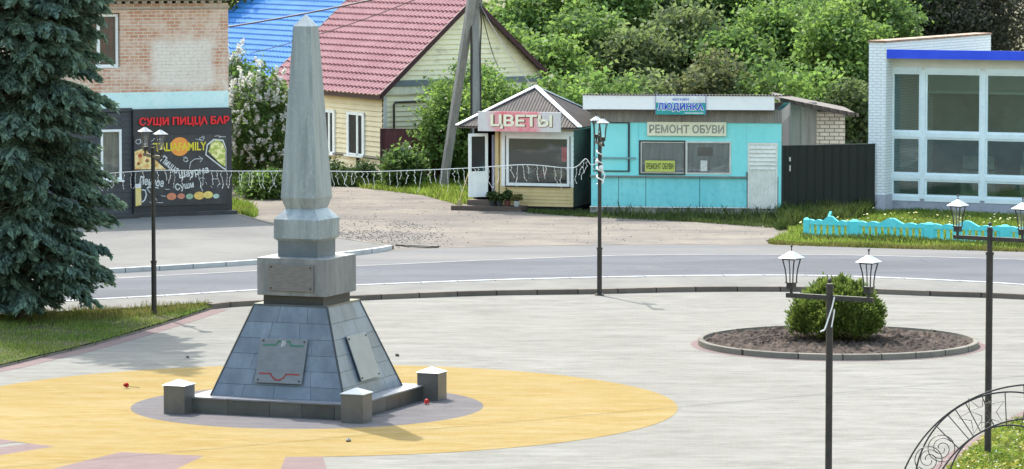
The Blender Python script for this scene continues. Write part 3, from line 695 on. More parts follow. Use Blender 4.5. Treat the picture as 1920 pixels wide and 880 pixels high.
nx0, nx1, nz0, nz1 = F1.rect(251,253,424,385, -.16)
cx, cz = (nx0+nx1)/2, (nz0+nz1)/2; W, H = nx1-nx0, nz1-nz0
bn = thing('food_banner', 'black chalkboard style food banner with pizza, wrap and beer pictures', 'banner', F1.w(cx, -.165, cz), A1)
mb = MB(); mb.box(-W/2,W/2,-.03,.0,-H/2,H/2); mb.build('board', M('chalkboard', (.035,.035,.04), (.055,.055,.06), scale=3, rough=.5, grime=.1), bn)
def bp(u, v): return ((u-251)/(424-251)-.5)*W, (.5-(v-253)/(385-253))*H
def flat(name, pts, m_, o=.004, n=None):
    mb = MB(); mb.slab([bp(*p) for p in pts][::-1], -.03-o, -.031); 
    ob = mb.build(name, m_, bn); 
    return ob
def circ(cu, cv, r, n=28, e=1.0): return [(cu+r*math.cos(2*math.pi*i/n), cv+r*e*math.sin(2*math.pi*i/n)) for i in range(n)]
chalk = M('chalk_white', (.72,.72,.72), (.6,.6,.6), scale=9, grime=0); yel = M('banner_yellow', (.80,.66,.05), grime=0)
flat('orange_disc', circ(336,275,17.5), M('banner_orange', (.86,.33,.07), (.82,.28,.06), grime=0), .003)
pz = M('pizza_print', (.88,.70,.34), (.72,.40,.13), scale=7, lo=.42, hi=.58, grime=.3)
flat('pizza_picture', [(252,282),(270,276),(287,296),(310,317),(280,316),(252,315)], pz, .003)
for u, v, r in ((262,290,4),(275,300,3.5),(288,309,3),(259,305,3.2),(271,287,2.4)): mb = MB(); mb.slab([bp(*p) for p in circ(u,v,r,12)][::-1], -.0352, -.03); mb.build('pizza_topping', M('topping_print', (.45,.08,.04), (.16,.20,.05), scale=3, lo=.48, hi=.52), bn)
flat('wrap_outline', [(384,292),(387,272),(400,262),(418,264),(423.5,280),(423.5,322),(416,318)], chalk, .002)
flat('wrap_ground', [(386,291),(389,274),(401,265),(417,267),(422.5,281),(422.5,319),(416,315)], M('wrap_ground', (.045,.045,.05), grime=0), .003)
flat('wrap_picture', [(390,286),(395,270),(406,264),(417,270),(421.5,284),(421.5,315),(412,309)], M('wrap_print', (.86,.78,.38), (.42,.48,.10), scale=9, lo=.45, hi=.55, grime=.3), .004)
flat('beer_picture', [(253,346),(263,345),(264,382),(253,384)], M('beer_print', (.72,.50,.08), (.75,.62,.3), scale=3, grime=0), .003)
flat('beer_foam', [(252.5,343),(263.5,342),(263.5,350),(252.5,351)], chalk, .005)
def stroke(pts, wd, name, m_, o=.004):
    mb = MB(); q = [bp(*p) for p in pts]
    mb.tube([(x, -.031-o, z) for x, z in q], wd, 4); return mb.build(name, m_, bn)
stroke([(264,354),(271,355),(273,364),(270,373),(265,377)], .022, 'mug_handle', chalk)
stroke([(296,352),(285,349),(274,351)], .014, 'arrow_line', chalk); stroke([(281,346),(274,351),(280,360)], .014, 'arrow_head', chalk)
stroke([(354,317),(356,305),(364,299),(378,299)], .010, 'arrow_line', chalk); stroke([(372,294),(379,299),(374,305)], .010, 'arrow_head', chalk)
for u, v, r, c in ((320,368,9,(.60,.22,.12)),(338,368,7,(.55,.20,.13)),(354,369,7,(.30,.42,.30)),(372,368,10,(.70,.45,.12)),(389,367,9,(.74,.55,.16)),(404,370,6,(.40,.50,.45))):
    flat('sushi_picture', circ(u, v, r, 16, .75), M('sushi_print_%d' % u, c, tuple(min(1, x*1.25) for x in c), scale=8, grime=.2), .003 + (u % 3)*.0005)
rg = random.Random(12)
for u, v in ((262,262),(270,268),(286,261),(296,259),(372,262),(380,259),(408,258),(416,259),(346,296),(350,303),(385,345),(395,352),(401,338),(410,350),(290,372),(298,379),(282,378),(305,366),(312,354),(378,336)):
    k = rg.uniform(0,3.1); L_ = rg.uniform(3,7); mid = (u+rg.uniform(-3,3), v+rg.uniform(-2,2))
    stroke([(u-L_*math.cos(k), v-L_*.6*math.sin(k)), mid, (u+L_*math.cos(k), v+L_*.6*math.sin(k))], .008, 'chalk_doodle', chalk)
for u, v, r_ in ((259,264,5),(377,262,4),(347,300,4)): stroke([(u+r_*math.cos(i*.52), v+r_*.85*math.sin(i*.52)) for i in range(13)], .008, 'chalk_doodle', chalk)
def bt(s, u0, v0, u1, m_, h, rot=0, bold=.0, o=.006, shear=0):
    a = bp(u0, v0); b = bp(u1, v0)
    return text(s, 'lettering', m_, bn, (a[0]+b[0])/2, -.03-o, a[1], width=b[0]-a[0], height=h, rot=rot, bold=bold, depth=.003, shear=shear)
bt('ITALIAFAMILY', 286, 275, 386, yel, .25, bold=.02)
bt('Пицца', 298, 309, 336, chalk, .26, rot=rad(-38), bold=.02); bt('Шаурма', 334, 325, 390, chalk, .27, rot=rad(9), bold=.02)
bt('Пенное', 261, 339, 306, chalk, .25, rot=rad(-8), bold=.02); bt('Суши', 327, 350, 362, chalk, .25, rot=rad(8), bold=.02)

# ------------------------------------------------------------------ flower kiosk
F2 = Frame(G(1075,396), rad(-17)); A2 = F2.a
fk = thing('flower_kiosk', 'small cream flower kiosk with a dark hipped corrugated roof', 'kiosk', F2.o, A2)
fx = F2.xz(889,380)[0]; kx = F2.xz(937,380)[0]; zf = .12; ze = F2.xz(1075,240)[1]; kd = 2.9
cream = M('cream_siding', (.66,.49,.25), (.58,.43,.21), rough=.6, scale=2, grime=.1)
darkside = M('dark_brown_siding', (0.1147,0.0969,0.0918), (0.153,0.1275,0.1173), rough=.7, scale=2)
bx0_, bx1_, bz0_, bz1_ = F2.rect(948,252,1070,349)
mb = MB(); siding(mb, kx, 0, zf, bz0_, 0, .105, .016); siding(mb, kx, bx0_, bz0_, ze, 0, .105, .016); siding(mb, bx1_, 0, bz0_, ze, 0, .105, .016); siding(mb, bx0_, bx1_, bz1_, ze, 0, .105, .016)
mb.box(kx-.14, kx-.03, -.03, .1, zf, ze); mb.build('front_siding', cream, fk)
mb = MB()
siding(mb, 0, kd, zf, ze, 0, .16, .016)
mb.v = [(-p[1]+.0, p[0], p[2]) for p in mb.v]; mb.build('side_siding', darkside, fk)
mb = MB(); mb.box(fx,fx+.08,0,kd,zf,ze); mb.box(fx,0,kd-.05,kd,zf,ze); mb.box(kx-.03,kx,.02,1.2,zf,ze); mb.box(fx,.0,.02,kd,zf-.1,zf); mb.box(fx,0,0,kd,ze-.02,ze+.02); mb.box(bx0_-.05,-.06,.75,.8,zf,ze); mb.build('inner_wall', darkgap, fk)
win = window(fk, bx0_+.02, bx1_-.02, bz0_+.0, bz1_-.05, -.035, .085, sill=None)
mb = MB(); o_ = .05; mb.box(bx0_-.13,bx0_+.02,-.02,.05,bz0_-.02,bz1_+.03); mb.box(bx1_-.02,bx1_+.09,-.02,.05,bz0_-.02,bz1_+.03); mb.box(bx0_-.13,bx1_+.09,-.03,.05,bz1_-.05,bz1_+.1); mb.build('window_surround', white, fk)
mb = MB(); mb.box(bx0_-.0,bx1_,-.055,-.036,bz0_-.035,bz0_-.0); mb.box(bx0_+.0,bx0_+.022,-.05,-.036,bz0_,bz1_-.05); mb.box(bx1_-.022,bx1_,-.05,-.036,bz0_,bz1_-.05); mb.build('window_gasket', black, win)
# hipped corrugated roof
r0, r1, ry0, ry1, zr = fx-.42, .33, -.45, kd+.4, ze+.02
ap = ((r0+r1)/2, (ry0+ry1)/2, F2.xz(1020,165, 1.2)[1])
onduline = M('brown_corrugated_roof', (0.0518,0.0432,0.0402), (0.0734,0.0626,0.0562), rough=.75, scale=2, stretch=(1,1,1))
mb = MB()
def hipside(a, b):
    a, b, c = Vector(a), Vector(b), Vector(ap); L = (b-a).length; n = int(L/.095)*2; nrm = (b-a).cross(c-a).normalized()
    pts = []
    for i in range(n+1):
        f = i/n; q = a.lerp(b, f); amp = nrm*(.022 if i % 2 else 0)
        k = 1 - abs(2*f-1); top = q + (Vector(((a+b)/2)) - q)*0 ; 
        # rise straight up the slope until the hip
        sl = c - (a+b)/2; e = q + sl*k
        pts.append((q+amp, e+amp*(1 if k > 0 else 0)))
    for (p, q), (r_, s_) in zip(pts, pts[1:]): mb.quad(p, r_, s_, q)
hipside((r0,ry0,zr),(r1,ry0,zr)); hipside((r1,ry0,zr),(r1,ry1,zr)); hipside((r1,ry1,zr),(r0,ry1,zr)); hipside((r0,ry1,zr),(r0,ry0,zr))
mb.build('roof', onduline, fk)
mb = MB()
for c in ((r0,ry0,zr),(r1,ry0,zr),(r1,ry1,zr),(r0,ry1,zr)): mb.bar(Vector(c)+Vector((0,0,.035)), Vector(ap)+Vector((0,0,.04)), .15, .035)
mb.build('hip_capping', white, fk)
mb = MB(); mb.box(r0+.03,r1-.03,ry0+.04,ry1-.04,zr-.06,zr-.02); mb.build('eave_board', darkside, fk)
# door leaf standing open, curtain in the doorway
dl = Vector((F2.xz(915,300)[0], -.02)); hz0, hz1 = F2.xz(915,369)[1], F2.xz(915,250)[1]
door = MB(); dw = .62
door.box(-dw,-dw+.09,-.025,.025,hz0,hz1); door.box(-.09,0,-.025,.025,hz0,hz1); door.box(-dw+.09,-.09,-.025,.025,hz1-.09,hz1); hm_ = hz0+.78
door.box(-dw+.09,-.09,-.025,.025,hm_-.06,hm_); door.box(-dw+.09,-.09,-.018,.018,hz0,hm_-.06)
do = door.build('door', white, fk, loc=(dl.x, -.03, 0), rotz=rad(38))
mb = MB(); mb.box(-dw+.09,-.09,-.004,.004,hm_,hz1-.09); mb.build('door_pane', dark_glass, do)
mb = MB(); mb.tube([(-dw+.04,-.03,hm_+.12),(-dw+.04,-.07,hm_+.12),(-dw+.16,-.07,hm_+.12)], .012, 6); mb.build('handle', galv, do)
mb = MB(); c0, c1 = F2.xz(921,300)[0], F2.xz(933,300)[0]; n = 14
for i in range(n):
    xa, xb = c0+(c1-c0)*i/n, c0+(c1-c0)*(i+1)/n
    ya, yb = .06+.03*math.sin(i*1.9), .06+.03*math.sin((i+1)*1.9); mb.quad((xa,ya,zf+.1),(xb,yb,zf+.1),(xb,yb,ze-.25),(xa,ya,ze-.25))
mb.build('door_curtain', M('lilac_curtain', (.50,.48,.56), (.36,.35,.44), scale=5, stretch=(5,5,.3), grime=0), fk)
mb = MB(); mb.tint = .3
mb.box(fx-.5, kx+.9, -.75, -.02, 0, .14); mb.tint = .8; mb.box(fx-.1, kx-.0, -.38, -.02, .14, .30); mb.build('wooden_step', M('step_planks', (0.1275,0.0938,0.0788), (0.0825,0.0638,0.0562), scale=3, stretch=(.4,4,4), rough=.85, tint=.5), fk)
a = F2.xz(897,228,-.5); b = F2.xz(1052,228,-.5); zt_, zb_ = F2.xz(975,210,-.5)[1], F2.xz(975,247,-.5)[1]
fs = thing('flower_sign', 'pink and grey board with cream letters on the flower kiosk roof edge', 'sign', F2.w((a[0]+b[0])/2, -.52, (zt_+zb_)/2), A2)
W, H = b[0]-a[0], zt_-zb_
t = NT('pink_flower_board'); sp = t.n('ShaderNodeSeparateXYZ', {0: t.tc}).outputs[0]
f = t.math('MULTIPLY', t.ramp(t.math('ADD', sp, t.math('MULTIPLY', t.noise(2.5, 4), .5)), -.75, -.35), t.ramp(t.math('ADD', sp, t.math('MULTIPLY', t.noise(2.5, 4), .5)), 1.05, .72))
cc = t.mix(f, (.66,.62,.62), t.mix(t.ramp(t.noise(2.2, 3), .4, .6), (.80,.16,.20), (.80,.36,.38)))
cc = t.mix(t.math('MULTIPLY', t.ramp(t.noise(10, 4), .55, .7), .5), cc, (.60,.45,.45))
mb = MB(); mb.box(-W/2,W/2,-.03,.03,-H/2,H/2); mb.build('board', t.fin(cc, .5), fs)
creaml = M('cream_letters', (.90,.85,.68), (.88,.82,.62), grime=0); olive = M('letter_outline', (.20,.09,.05), grime=0)  # dark red-brown outline of the sign letters
for k, (mm, off, y_, bo) in enumerate(((olive, .022, -.036, .05), (creaml, 0, -.044, .028))):
    lt = text('ЦВЕТЫ', 'lettering', mm, fs, .07+off, y_, -off*.6, width=W*.745, height=H*.72, bold=bo, depth=.012)
mb = MB()                                    # slab serifs
for x in (-.605,-.385,-.345,-.075,.22,.44,.62): mb.box(x+.03,x+.12,-.0445,-.034,H*.27,H*.31)
# pots, plants, stick
pot_m = M('terracotta_pot', (.16,.05,.04), rough=.7); pot2 = M('dark_pot', (.04,.045,.05), rough=.5); pot3 = M('white_pot', (.55,.56,.56))
gl = leafmat('pot_plant_green', (.05,.085,.025), (.09,.12,.04), .3, .5, 3); gl2 = leafmat('pot_plant_flowers', (.10,.13,.04), (.30,.24,.10), .3, .5, 9)
pl = ['tall dark potted plant by the kiosk door step', 'low potted plant beside the tall one by the kiosk step', 'bushy potted plant in a reddish pot under the kiosk window', 'low yellow flowering plant in a white pot under the kiosk window']
for i, (u, v, h, r, mm, gm) in enumerate(((922,386,.42,.17,pot2,gl),(936,388,.26,.12,pot2,gl),(950,388,.40,.19,pot_m,gl),(968,390,.26,.19,pot3,gl2))):
    p = F2.w(F2.xz(u, v, -.5)[0], -.42 - .05*(i % 2), .142)
    o = thing('potted_plant', pl[i], 'potted plant', p, 0, 'plants by the flower kiosk')
    mb = MB(); mb.cyl((0,0,0), .075, .16, 14, .105); mb.build('pot', mm, o)
    q, tn = clumps(np.random.default_rng(50+i), 26, 14, r, r, h*.42, .16+h*.35, .04, .2, .15); leaf_mesh('foliage', gm, o, q, .075, seed=i, tint=tn)
st = thing('broom', 'thin yellow broom handle leaning near the kiosk door', 'broom', F2.w(fx-.32, -.5, .142), A2)
mb = MB(); mb.tube([(0,0,.1),(.2,.38,1.02)], .014, 6); mb.build('handle', M('yellow_stick', (.48,.40,.18)), st)
mb = MB(); mb.hexa([(-.09,-.04,0),(.09,-.04,0),(.09,.04,0),(-.09,.04,0)], [(-.03,-.02,.16),(.05,-.02,.16),(.05,.04,.16),(-.03,.04,.16)]); mb.build('bristles', M('straw', (.36,.30,.14)), st)
# flowers behind the window
for i, (x, z, c) in enumerate(((-1.5,.95,(.7,.72,.7)),(-1.05,.92,(.62,.25,.3)),(-.6,.95,(.7,.7,.5)))):
    o = thing('bouquet', ['white bouquet standing left behind the kiosk window', 'pink bouquet standing in the middle behind the kiosk window', 'cream bouquet standing right behind the kiosk window'][i], 'flowers', F2.w(x, .42, bz0_+.02), A2)
    q, tn = clumps(np.random.default_rng(70+i), 20, 10, .16, .14, .14, .34, .035, .2, 0); leaf_mesh('blossoms', leafmat('bouquet_%d' % i, c, tuple(x*.6 for x in c), .2, .4, 5), o, q, .06, seed=i, tint=tn)
    mb = MB(); mb.cyl((0,0,0), .08, .26, 12, .10); mb.build('vase', pot2, o)
rp = thing('red_poster', 'small red paper hanging inside the kiosk window', 'poster', F2.w(F2.xz(1058,290)[0], .1, F2.xz(1058,290)[1]), A2)
mb = MB(); mb.box(-.11,.11,0,.01,-.22,.22); mb.build('paper', red_letters, rp)
sh = thing('kiosk_shelf', 'dark display shelf behind the flower kiosk window', 'shelf', F2.w((bx0_+bx1_)/2, .4, 0), A2)
mb = MB(); mb.box(-.95,.95,-.2,.2,bz0_-.03,bz0_+.018); mb.box(-.9,-.84,-.15,.15,zf,bz0_-.03); mb.box(.84,.9,-.15,.15,zf,bz0_-.03); mb.build('shelf_board', wood, sh)

# ------------------------------------------------------------------ turquoise shoe repair kiosk
F3 = Frame(G(1108,402), rad(-7)); A3 = F3.a
tk = thing('repair_kiosk', 'turquoise panelled shoe repair kiosk with a white fascia', 'kiosk', F3.o, A3)
turq = M('turquoise_paint', (.22,.72,.74), (.27,.75,.77), rough=.5, scale=1.2, grime=.08); turq2 = M('turquoise_lower', (.18,.61,.68), (.24,.68,.73), rough=.5, scale=1.4, stretch=(1.5,1.5,.35), grime=.22)
X1 = F3.xz(1465,300)[0]; zk = F3.xz(1290,230)[1]; zg = F3.xz(1290,206)[1]; zw = F3.xz(1290,179)[1]; zl = F3.xz(1290,388)[1]; zm = F3.xz(1250,330)[1]; kd = 5.0
wX0, wX1, wZ0, wZ1 = F3.rect(1200,265,1371,327); dX0, dX1, dZ0, dZ1 = F3.rect(1402,268,1458,389)
mb = MB(); wallgrid(mb, 0, X1, zm, zk, [(wX0,wX1,wZ0,wZ1),(dX0,dX1,zm,dZ1)], 0, .1)
mb.quad((0,kd,zl),(0,0,zl),(0,0,zk),(0,kd,zk)); mb.quad((X1,kd,zl),(0,kd,zl),(0,kd,zg),(X1,kd,zg)); mb.build('wall', turq, tk)
mb = MB(); mb.quad((X1,.0,zl),(X1,kd,zl),(X1,kd,zk),(X1,.0,zk)); mb.box(X1-.05,X1-.001,.001,.12,zl,zk); mb.build('side_wall', M('grey_side_sheet', (.16,.155,.15), (.12,.115,.11), scale=2, stretch=(3,3,.3)), tk)
mb = MB(); px = [0, F3.xz(1160,350)[0], F3.xz(1211,350)[0], F3.xz(1312,350)[0], dX0-.02]
for a, b in zip(px, px[1:]): mb = MB(); mb.box(a+.008,b-.008,-.012,.05,zl,zm-.045); mb.build('lower_panel', turq2, tk)
mb = MB(); mb.box(dX1+.02,X1,-.004,.05,zl,zm); mb.build('door_side_panel', turq, tk)
mb = MB(); mb.box(0,dX0,.0,.04,zl,zm-.04); mb.build('panel_backing', darkgap, tk)
mb = MB(); mb.box(-.02,dX0-.02,-.09,.02,zm-.045,zm); mb.build('counter_ledge', M('grey_ledge', (.16,.17,.175), (.22,.22,.22)), tk)
fX0, fX1, fZ0, fZ1 = F3.rect(1113,229,1181,322); fr = .035
mb = MB(); mb.box(fX0,fX0+fr,-.03,-.001,fZ0,fZ1); mb.box(fX1-fr*1.6,fX1,-.04,-.001,fZ0,fZ1); mb.box(fX0,fX1,-.035,-.002,fZ1-fr,fZ1); mb.box(fX0,fX1,-.035,-.002,fZ0,fZ0+fr); mb.build('shutter_frame', M('dark_angle_iron', (.03,.04,.05)), tk)
mb = MB(); zz = F3.xz(1150,296)[1]; mb.box(fX0-.0,F3.xz(1193,296)[0],-.06,-.04,zz-.03,zz+.015); mb.build('shutter_bar', M('grey_bar', (.20,.33,.36)), tk)
mb = MB(); u_ = F3.xz(1197,250)[0]; mb.box(u_-.012,u_+.012,-.012,.0,zm,zk); u_ = F3.xz(1400,250)[0]; mb.box(u_-.008,u_+.008,-.008,0,dZ1+.02,zk); mb.box(dX0-.05,X1,-.01,0,dZ1+.01,dZ1+.03); mb.build('cover_strip', turq2, tk)
mx_ = F3.xz(1287,300)[0]
cw = M('net_curtain', (.27,.32,.36), (.17,.205,.235), scale=3, stretch=(4,4,.4), grime=.1)
wn = window(tk, wX0, wX1, wZ0, wZ1, -.02, .05, mull=(mx_,), back=cw, fm=dirtywhite)
mb = MB(); mb.box(wX0-.02,mx_-.03,-.035,-.021,wZ0-.02,wZ0+.025); mb.box(wX0-.02,mx_-.03,-.035,-.021,wZ1-.02,wZ1+.02); mb.box(wX0-.025,wX0+.02,-.034,-.021,wZ0-.02,wZ1+.02); mb.box(mx_-.065,mx_-.035,-.034,-.021,wZ0,wZ1); mb.build('window_gasket', black, wn)
# door: louvred top, ribbed bottom
mb = MB(); z2 = F3.xz(1430,318)[1]; mb.box(dX0,dX0+.06,-.03,.03,dZ0,dZ1); mb.box(dX1-.06,dX1,-.03,.03,dZ0,dZ1); mb.box(dX0+.06,dX1-.06,-.03,.03,dZ1-.06,dZ1)
k = 6
for i in range(k):
    za = z2 + (dZ1-.06-z2)*i/k; zb2 = z2 + (dZ1-.06-z2)*(i+1)/k; mb.quad((dX0+.06,-.045,za),(dX1-.06,-.045,za),(dX1-.06,-.005,zb2),(dX0+.06,-.005,zb2)); mb.quad((dX1-.06,-.045,za),(dX0+.06,-.045,za),(dX0+.06,-.0,za),(dX1-.06,-.0,za))
n = 24
for i in range(n):
    xa = dX0+.06+(dX1-dX0-.12)*i/n; xb = dX0+.06+(dX1-dX0-.12)*(i+1)/n; ya, yb = ((-.03,-.012) if i % 2 else (-.012,-.03)); mb.quad((xa,ya,dZ0),(xb,yb,dZ0),(xb,yb,z2),(xa,ya,z2))
dr = mb.build('door', M('chalky_white_door', (.78,.78,.75), (.68,.68,.64), scale=2.5, grime=.25), tk)
mb = MB(); mb.box(dX0-.035,dX0-.005,-.05,.0,F3.xz(1400,330)[1]-.1,F3.xz(1400,330)[1]+.12); mb.build('handle', black, dr)
mb = MB(); mb.box(dX0-.03,dX1+.03,.035,.06,zl,dZ1+.02); mb.build('door_backing', darkgap, tk)
# corrugated strip and fascia
mb = MB(); n = 150; xe = F3.xz(1466,220)[0]
for i in range(n):
    xa, xb = -.02+(xe+.02)*i/n, -.02+(xe+.02)*(i+1)/n; ya, yb = ((-.05,-.03) if i % 2 else (-.03,-.05)); mb.quad((xa,ya,zk),(xb,yb,zk),(xb,yb,zg+.02),(xa,ya,zg+.02))
mb.quad((xe,-.03,zk),(xe,kd,zk),(xe,kd,zg),(xe,-.03,zg+.02)); mb.build('corrugated_strip', M('grey_corrugated', (.27,.255,.24), (.20,.19,.18), rough=.6, scale=2, stretch=(3,3,.3)), tk)
fa0, fa1 = F3.xz(1093,190,-.35)[0], F3.xz(1452,190,-.35)[0]; za, zb2 = F3.xz(1290,206,-.35)[1], F3.xz(1290,180,-.35)[1]
mb = MB(); mb.box(fa0,fa1,-.37,-.33,za,zb2); mb.box(fa0,fa1,-.376,-.37,za+.19,za+.2)
mb.build('fascia', M('white_fascia', (.86,.86,.88), (.82,.82,.84), scale=1.2, stretch=(.4,1,1), grime=.1), tk)
mb = MB(); n = 130
for i in range(n):
    xa, xb = fa0-.05+(fa1-fa0+.3)*i/n, fa0-.05+(fa1-fa0+.3)*(i+1)/n; d0, d1 = ((.0,.035) if i % 2 else (.035,.0))
    mb.quad((xa,-.42,zb2+.015+d0),(xb,-.42,zb2+.015+d1),(xb,kd+.3,zb2-.25+d1),(xa,kd+.3,zb2-.25+d0))
mb.box(fa0,fa1,-.33,kd,zg-.02,zg+.0)
mb.build('roof', M('old_grey_slate_roof', (.13,.115,.105), (.09,.08,.075), rough=.9, scale=2), tk)
mb = MB(); mb.box(-.03,X1+.02,.02,kd,0,zl-.03); mb.build('foundation', M('rough_footing', (.30,.29,.27), (.13,.125,.12), scale=4, lo=.45, hi=.55, bump=.9, bscale=9), tk)
mb = MB(); mb.box(-.03,dX1+.02,-.02,.05,zl-.03,zl-.004); mb.build('base_strip', white, tk)
# signs of the kiosk
a = F3.xz(1214,242); b = F3.xz(1362,242); zt_, zb_ = F3.xz(1290,229)[1], F3.xz(1290,255)[1]
ss = thing('repair_sign', 'cream board with grey letters reading shoe repair above the window', 'sign', F3.w((a[0]+b[0])/2, -.06, (zt_+zb_)/2), A3); W, H = b[0]-a[0], zt_-zb_
mb = MB(); mb.box(-W/2,W/2,-.03,.03,-H/2,H/2); mb.build('board', M('cream_board', (.78,.76,.58), (.72,.70,.53), scale=3, grime=.15), ss, bevel=.006)
text('РЕМОНТ ОБУВИ', 'lettering', M('grey_letters', (.30,.29,.26), grime=0), ss, 0, -.034, 0, width=W*.95, height=H*.62, bold=.03, depth=.006)
a = F3.xz(1230,200,-.38); b = F3.xz(1323,200,-.38); zt_, zb_ = F3.xz(1276,180,-.38)[1], F3.xz(1276,215,-.38)[1]
ls = thing('shop_name_sign', 'white and green shop name sign with blue letters on the white fascia', 'sign', F3.w((a[0]+b[0])/2, -.385, (zt_+zb_)/2), A3); W, H = b[0]-a[0], zt_-zb_
teal = M('sign_teal', (.03,.33,.32), (.03,.28,.29), grime=0); blue = M('sign_blue', (.02,.10,.60), grime=0); sw_ = M('sign_white', (.78,.80,.82), grime=0)
mb = MB(); mb.box(-W/2,W/2,-.03,.0,-H/2,H*.14); mb.build('lower_board', teal, ls)
mb = MB(); mb.box(-W/2,W/2,-.029,.0,H*.14,H/2); mb.build('upper_board', sw_, ls)
mb = MB(); mb.box(-W/2-.012,W/2+.012,-.033,.0,H/2,H/2+.018); mb.box(-W/2-.015,-W/2,-.033,0,-H/2,H/2); mb.box(W/2,W/2+.015,-.033,0,-H/2,H/2); mb.build('sign_edge', M('sign_violet', (.18,.20,.45), grime=0), ls)
text('МАГАЗИН', 'lettering', blue, ls, 0, -.034, H*.31, width=W*.32, height=H*.13, bold=.02, depth=.004)
text('ЛЮДИНКА', 'lettering', sw_, ls, 0, -.034, -H*.1, width=W*.945, height=H*.52, bold=.10, depth=.004)
text('ЛЮДИНКА', 'lettering', blue, ls, 0, -.040, -H*.1, width=W*.92, height=H*.44, bold=.03, depth=.004)
mb = MB(); mb.box(W*.08,W*.46,-.0335,-.03,-H*.44,-H*.395); mb.build('white_underline', sw_, ls)
a = F3.xz(1210,312,.05); b = F3.xz(1266,312,.05); zt_, zb_ = F3.xz(1238,301,.05)[1], F3.xz(1238,322,.05)[1]
ys = thing('window_notice', 'yellow green paper notice reading shoe repair in the window', 'sign', F3.w((a[0]+b[0])/2, -.03, (zt_+zb_)/2), A3); W, H = b[0]-a[0], zt_-zb_
mb = MB(); mb.box(-W/2,W/2,-.008,.0,-H/2,H/2); mb.build('paper', M('lime_paper', (.52,.58,.12), (.48,.52,.12), grime=0), ys)
text('РЕМОНТ ОБУВИ', 'lettering', M('notice_ink', (.06,.07,.03), grime=0), ys, 0, -.011, .0, width=W*.9, height=H*.55, bold=.03, depth=.002)
wp = thing('white_notice', 'white paper notice taped in the right window of the turquoise kiosk', 'sign', F3.w(F3.xz(1320,311)[0], -.03, F3.xz(1320,311)[1]), A3)
mb = MB(); mb.box(-.1,.1,-.006,0,-.16,.16); mb.build('paper', M('notice_white', (.68,.69,.68), (.5,.5,.5), scale=18), wp)
wp = thing('dark_notice', 'dark rectangular board behind the right window of the turquoise kiosk', 'sign', F3.w(F3.xz(1322,285)[0], .1, F3.xz(1322,285)[1]), A3)
mb = MB(); mb.box(-.23,.23,-.006,0,-.13,.13); mb.build('paper', M('notice_dark', (.04,.04,.045)), wp)
# lean-to shed behind
Ys = 119.3; p0 = P(1466,290,Ys); p1 = P(1531,290,Ys); p2 = P(1584,290,Ys+.3)
le = thing('lean_to_shed', 'grey board and white brick lean-to shed behind the turquoise kiosk', 'shed', (p0.x, Ys, 0), 0)
zA = P(1466,183,Ys).z; zB = P(1598,210,Ys).z
mb = MB(); wA, wB = p1.x-p0.x, p2.x-p0.x
for i in range(8):
    mb.tint = random.random(); mb.box(-.9+ (wA+.9)*i/8+.004, -.9+(wA+.9)*(i+1)/8-.004, -.02+.006*(i%2), .03, 0, zA-.15)
mb.build('board_wall', M('grey_boards', (.28,.25,.235), (.22,.20,.185), scale=2, stretch=(4,4,.3), rough=.9, tint=.3), le)
mb = MB(); mb.box(wA+.05,wB,.3,3.2,0,zB-.02); mb.build('brick_pier', brickmat('white_old_brick', (.74,.69,.60), (.62,.57,.49), (.16,.14,.12), bw=.3, bh=.12), le)
mb = MB()
mb.hexa([(-.1,-.55,zA-.12),(P(1600,210,Ys).x-p0.x,-.55,zB-.14),(P(1600,210,Ys).x-p0.x,3.4,zB-.14),(-.1,3.4,zA-.12)], [(-.1,-.6,zA+.02),(P(1600,210,Ys).x-p0.x,-.6,zB),(P(1600,210,Ys).x-p0.x,3.4,zB),(-.1,3.4,zA+.02)])
mb.build('roof', M('shed_roof', (.09,.08,.075), (.13,.11,.10), scale=3, rough=.9), le)
for i in range(9): mb = MB(); x_ = .1+i*.27; zz = zA+(zB-zA)*x_/(P(1600,210,Ys).x-p0.x); mb.box(x_,x_+.07,-.7,-.55,zz-.11,zz-.02); mb.build('rafter', wood, le)
# dark sheet metal gate
g0, g1 = G(1466,403), G(1640,398); ga = math.atan2(g1.y-g0.y, g1.x-g0.x)
FG = Frame(g0, ga); gt = thing('metal_gate', 'dark green sheet metal gate between the kiosk and the glass hall', 'gate', g0, ga); Lg = (g1-g0).length; gz = FG.xz(1540,274)[1]
mb = MB(); n = 44
for i in range(n):
    xa, xb = Lg*i/n, Lg*(i+1)/n; ya, yb = [(0,0),(0,-.02),(-.02,-.02),(-.02,0)][i % 4]; mb.quad((xa,ya,.1),(xb,yb,.1),(xb,yb,gz),(xa,ya,gz))
mb.build('sheet', M('dark_green_sheet', (0.0066,0.0108,0.012), (0.0084,0.0132,0.0144), scale=1, rough=.5), gt)
mb = MB(); mb.box(0,Lg,-.03,.03,gz,gz+.04); mb.box(-.04,.04,-.045,.04,0,gz+.041); mb.build('frame', M('dark_green_frame', (.02,.03,.034)), gt)
mb = MB(); a = FG.xz(1480,300); mb.box(a[0]-.03,a[0]+.02,-.06,-.02,a[1]-.04,a[1]+.08); mb.build('latch', dirtywhite, gt); mb = MB(); mb.box(a[0]-.02,a[0]+.02,-.06,-.02,a[1]-.34,a[1]-.16); mb.build('handle', dirtywhite, gt)

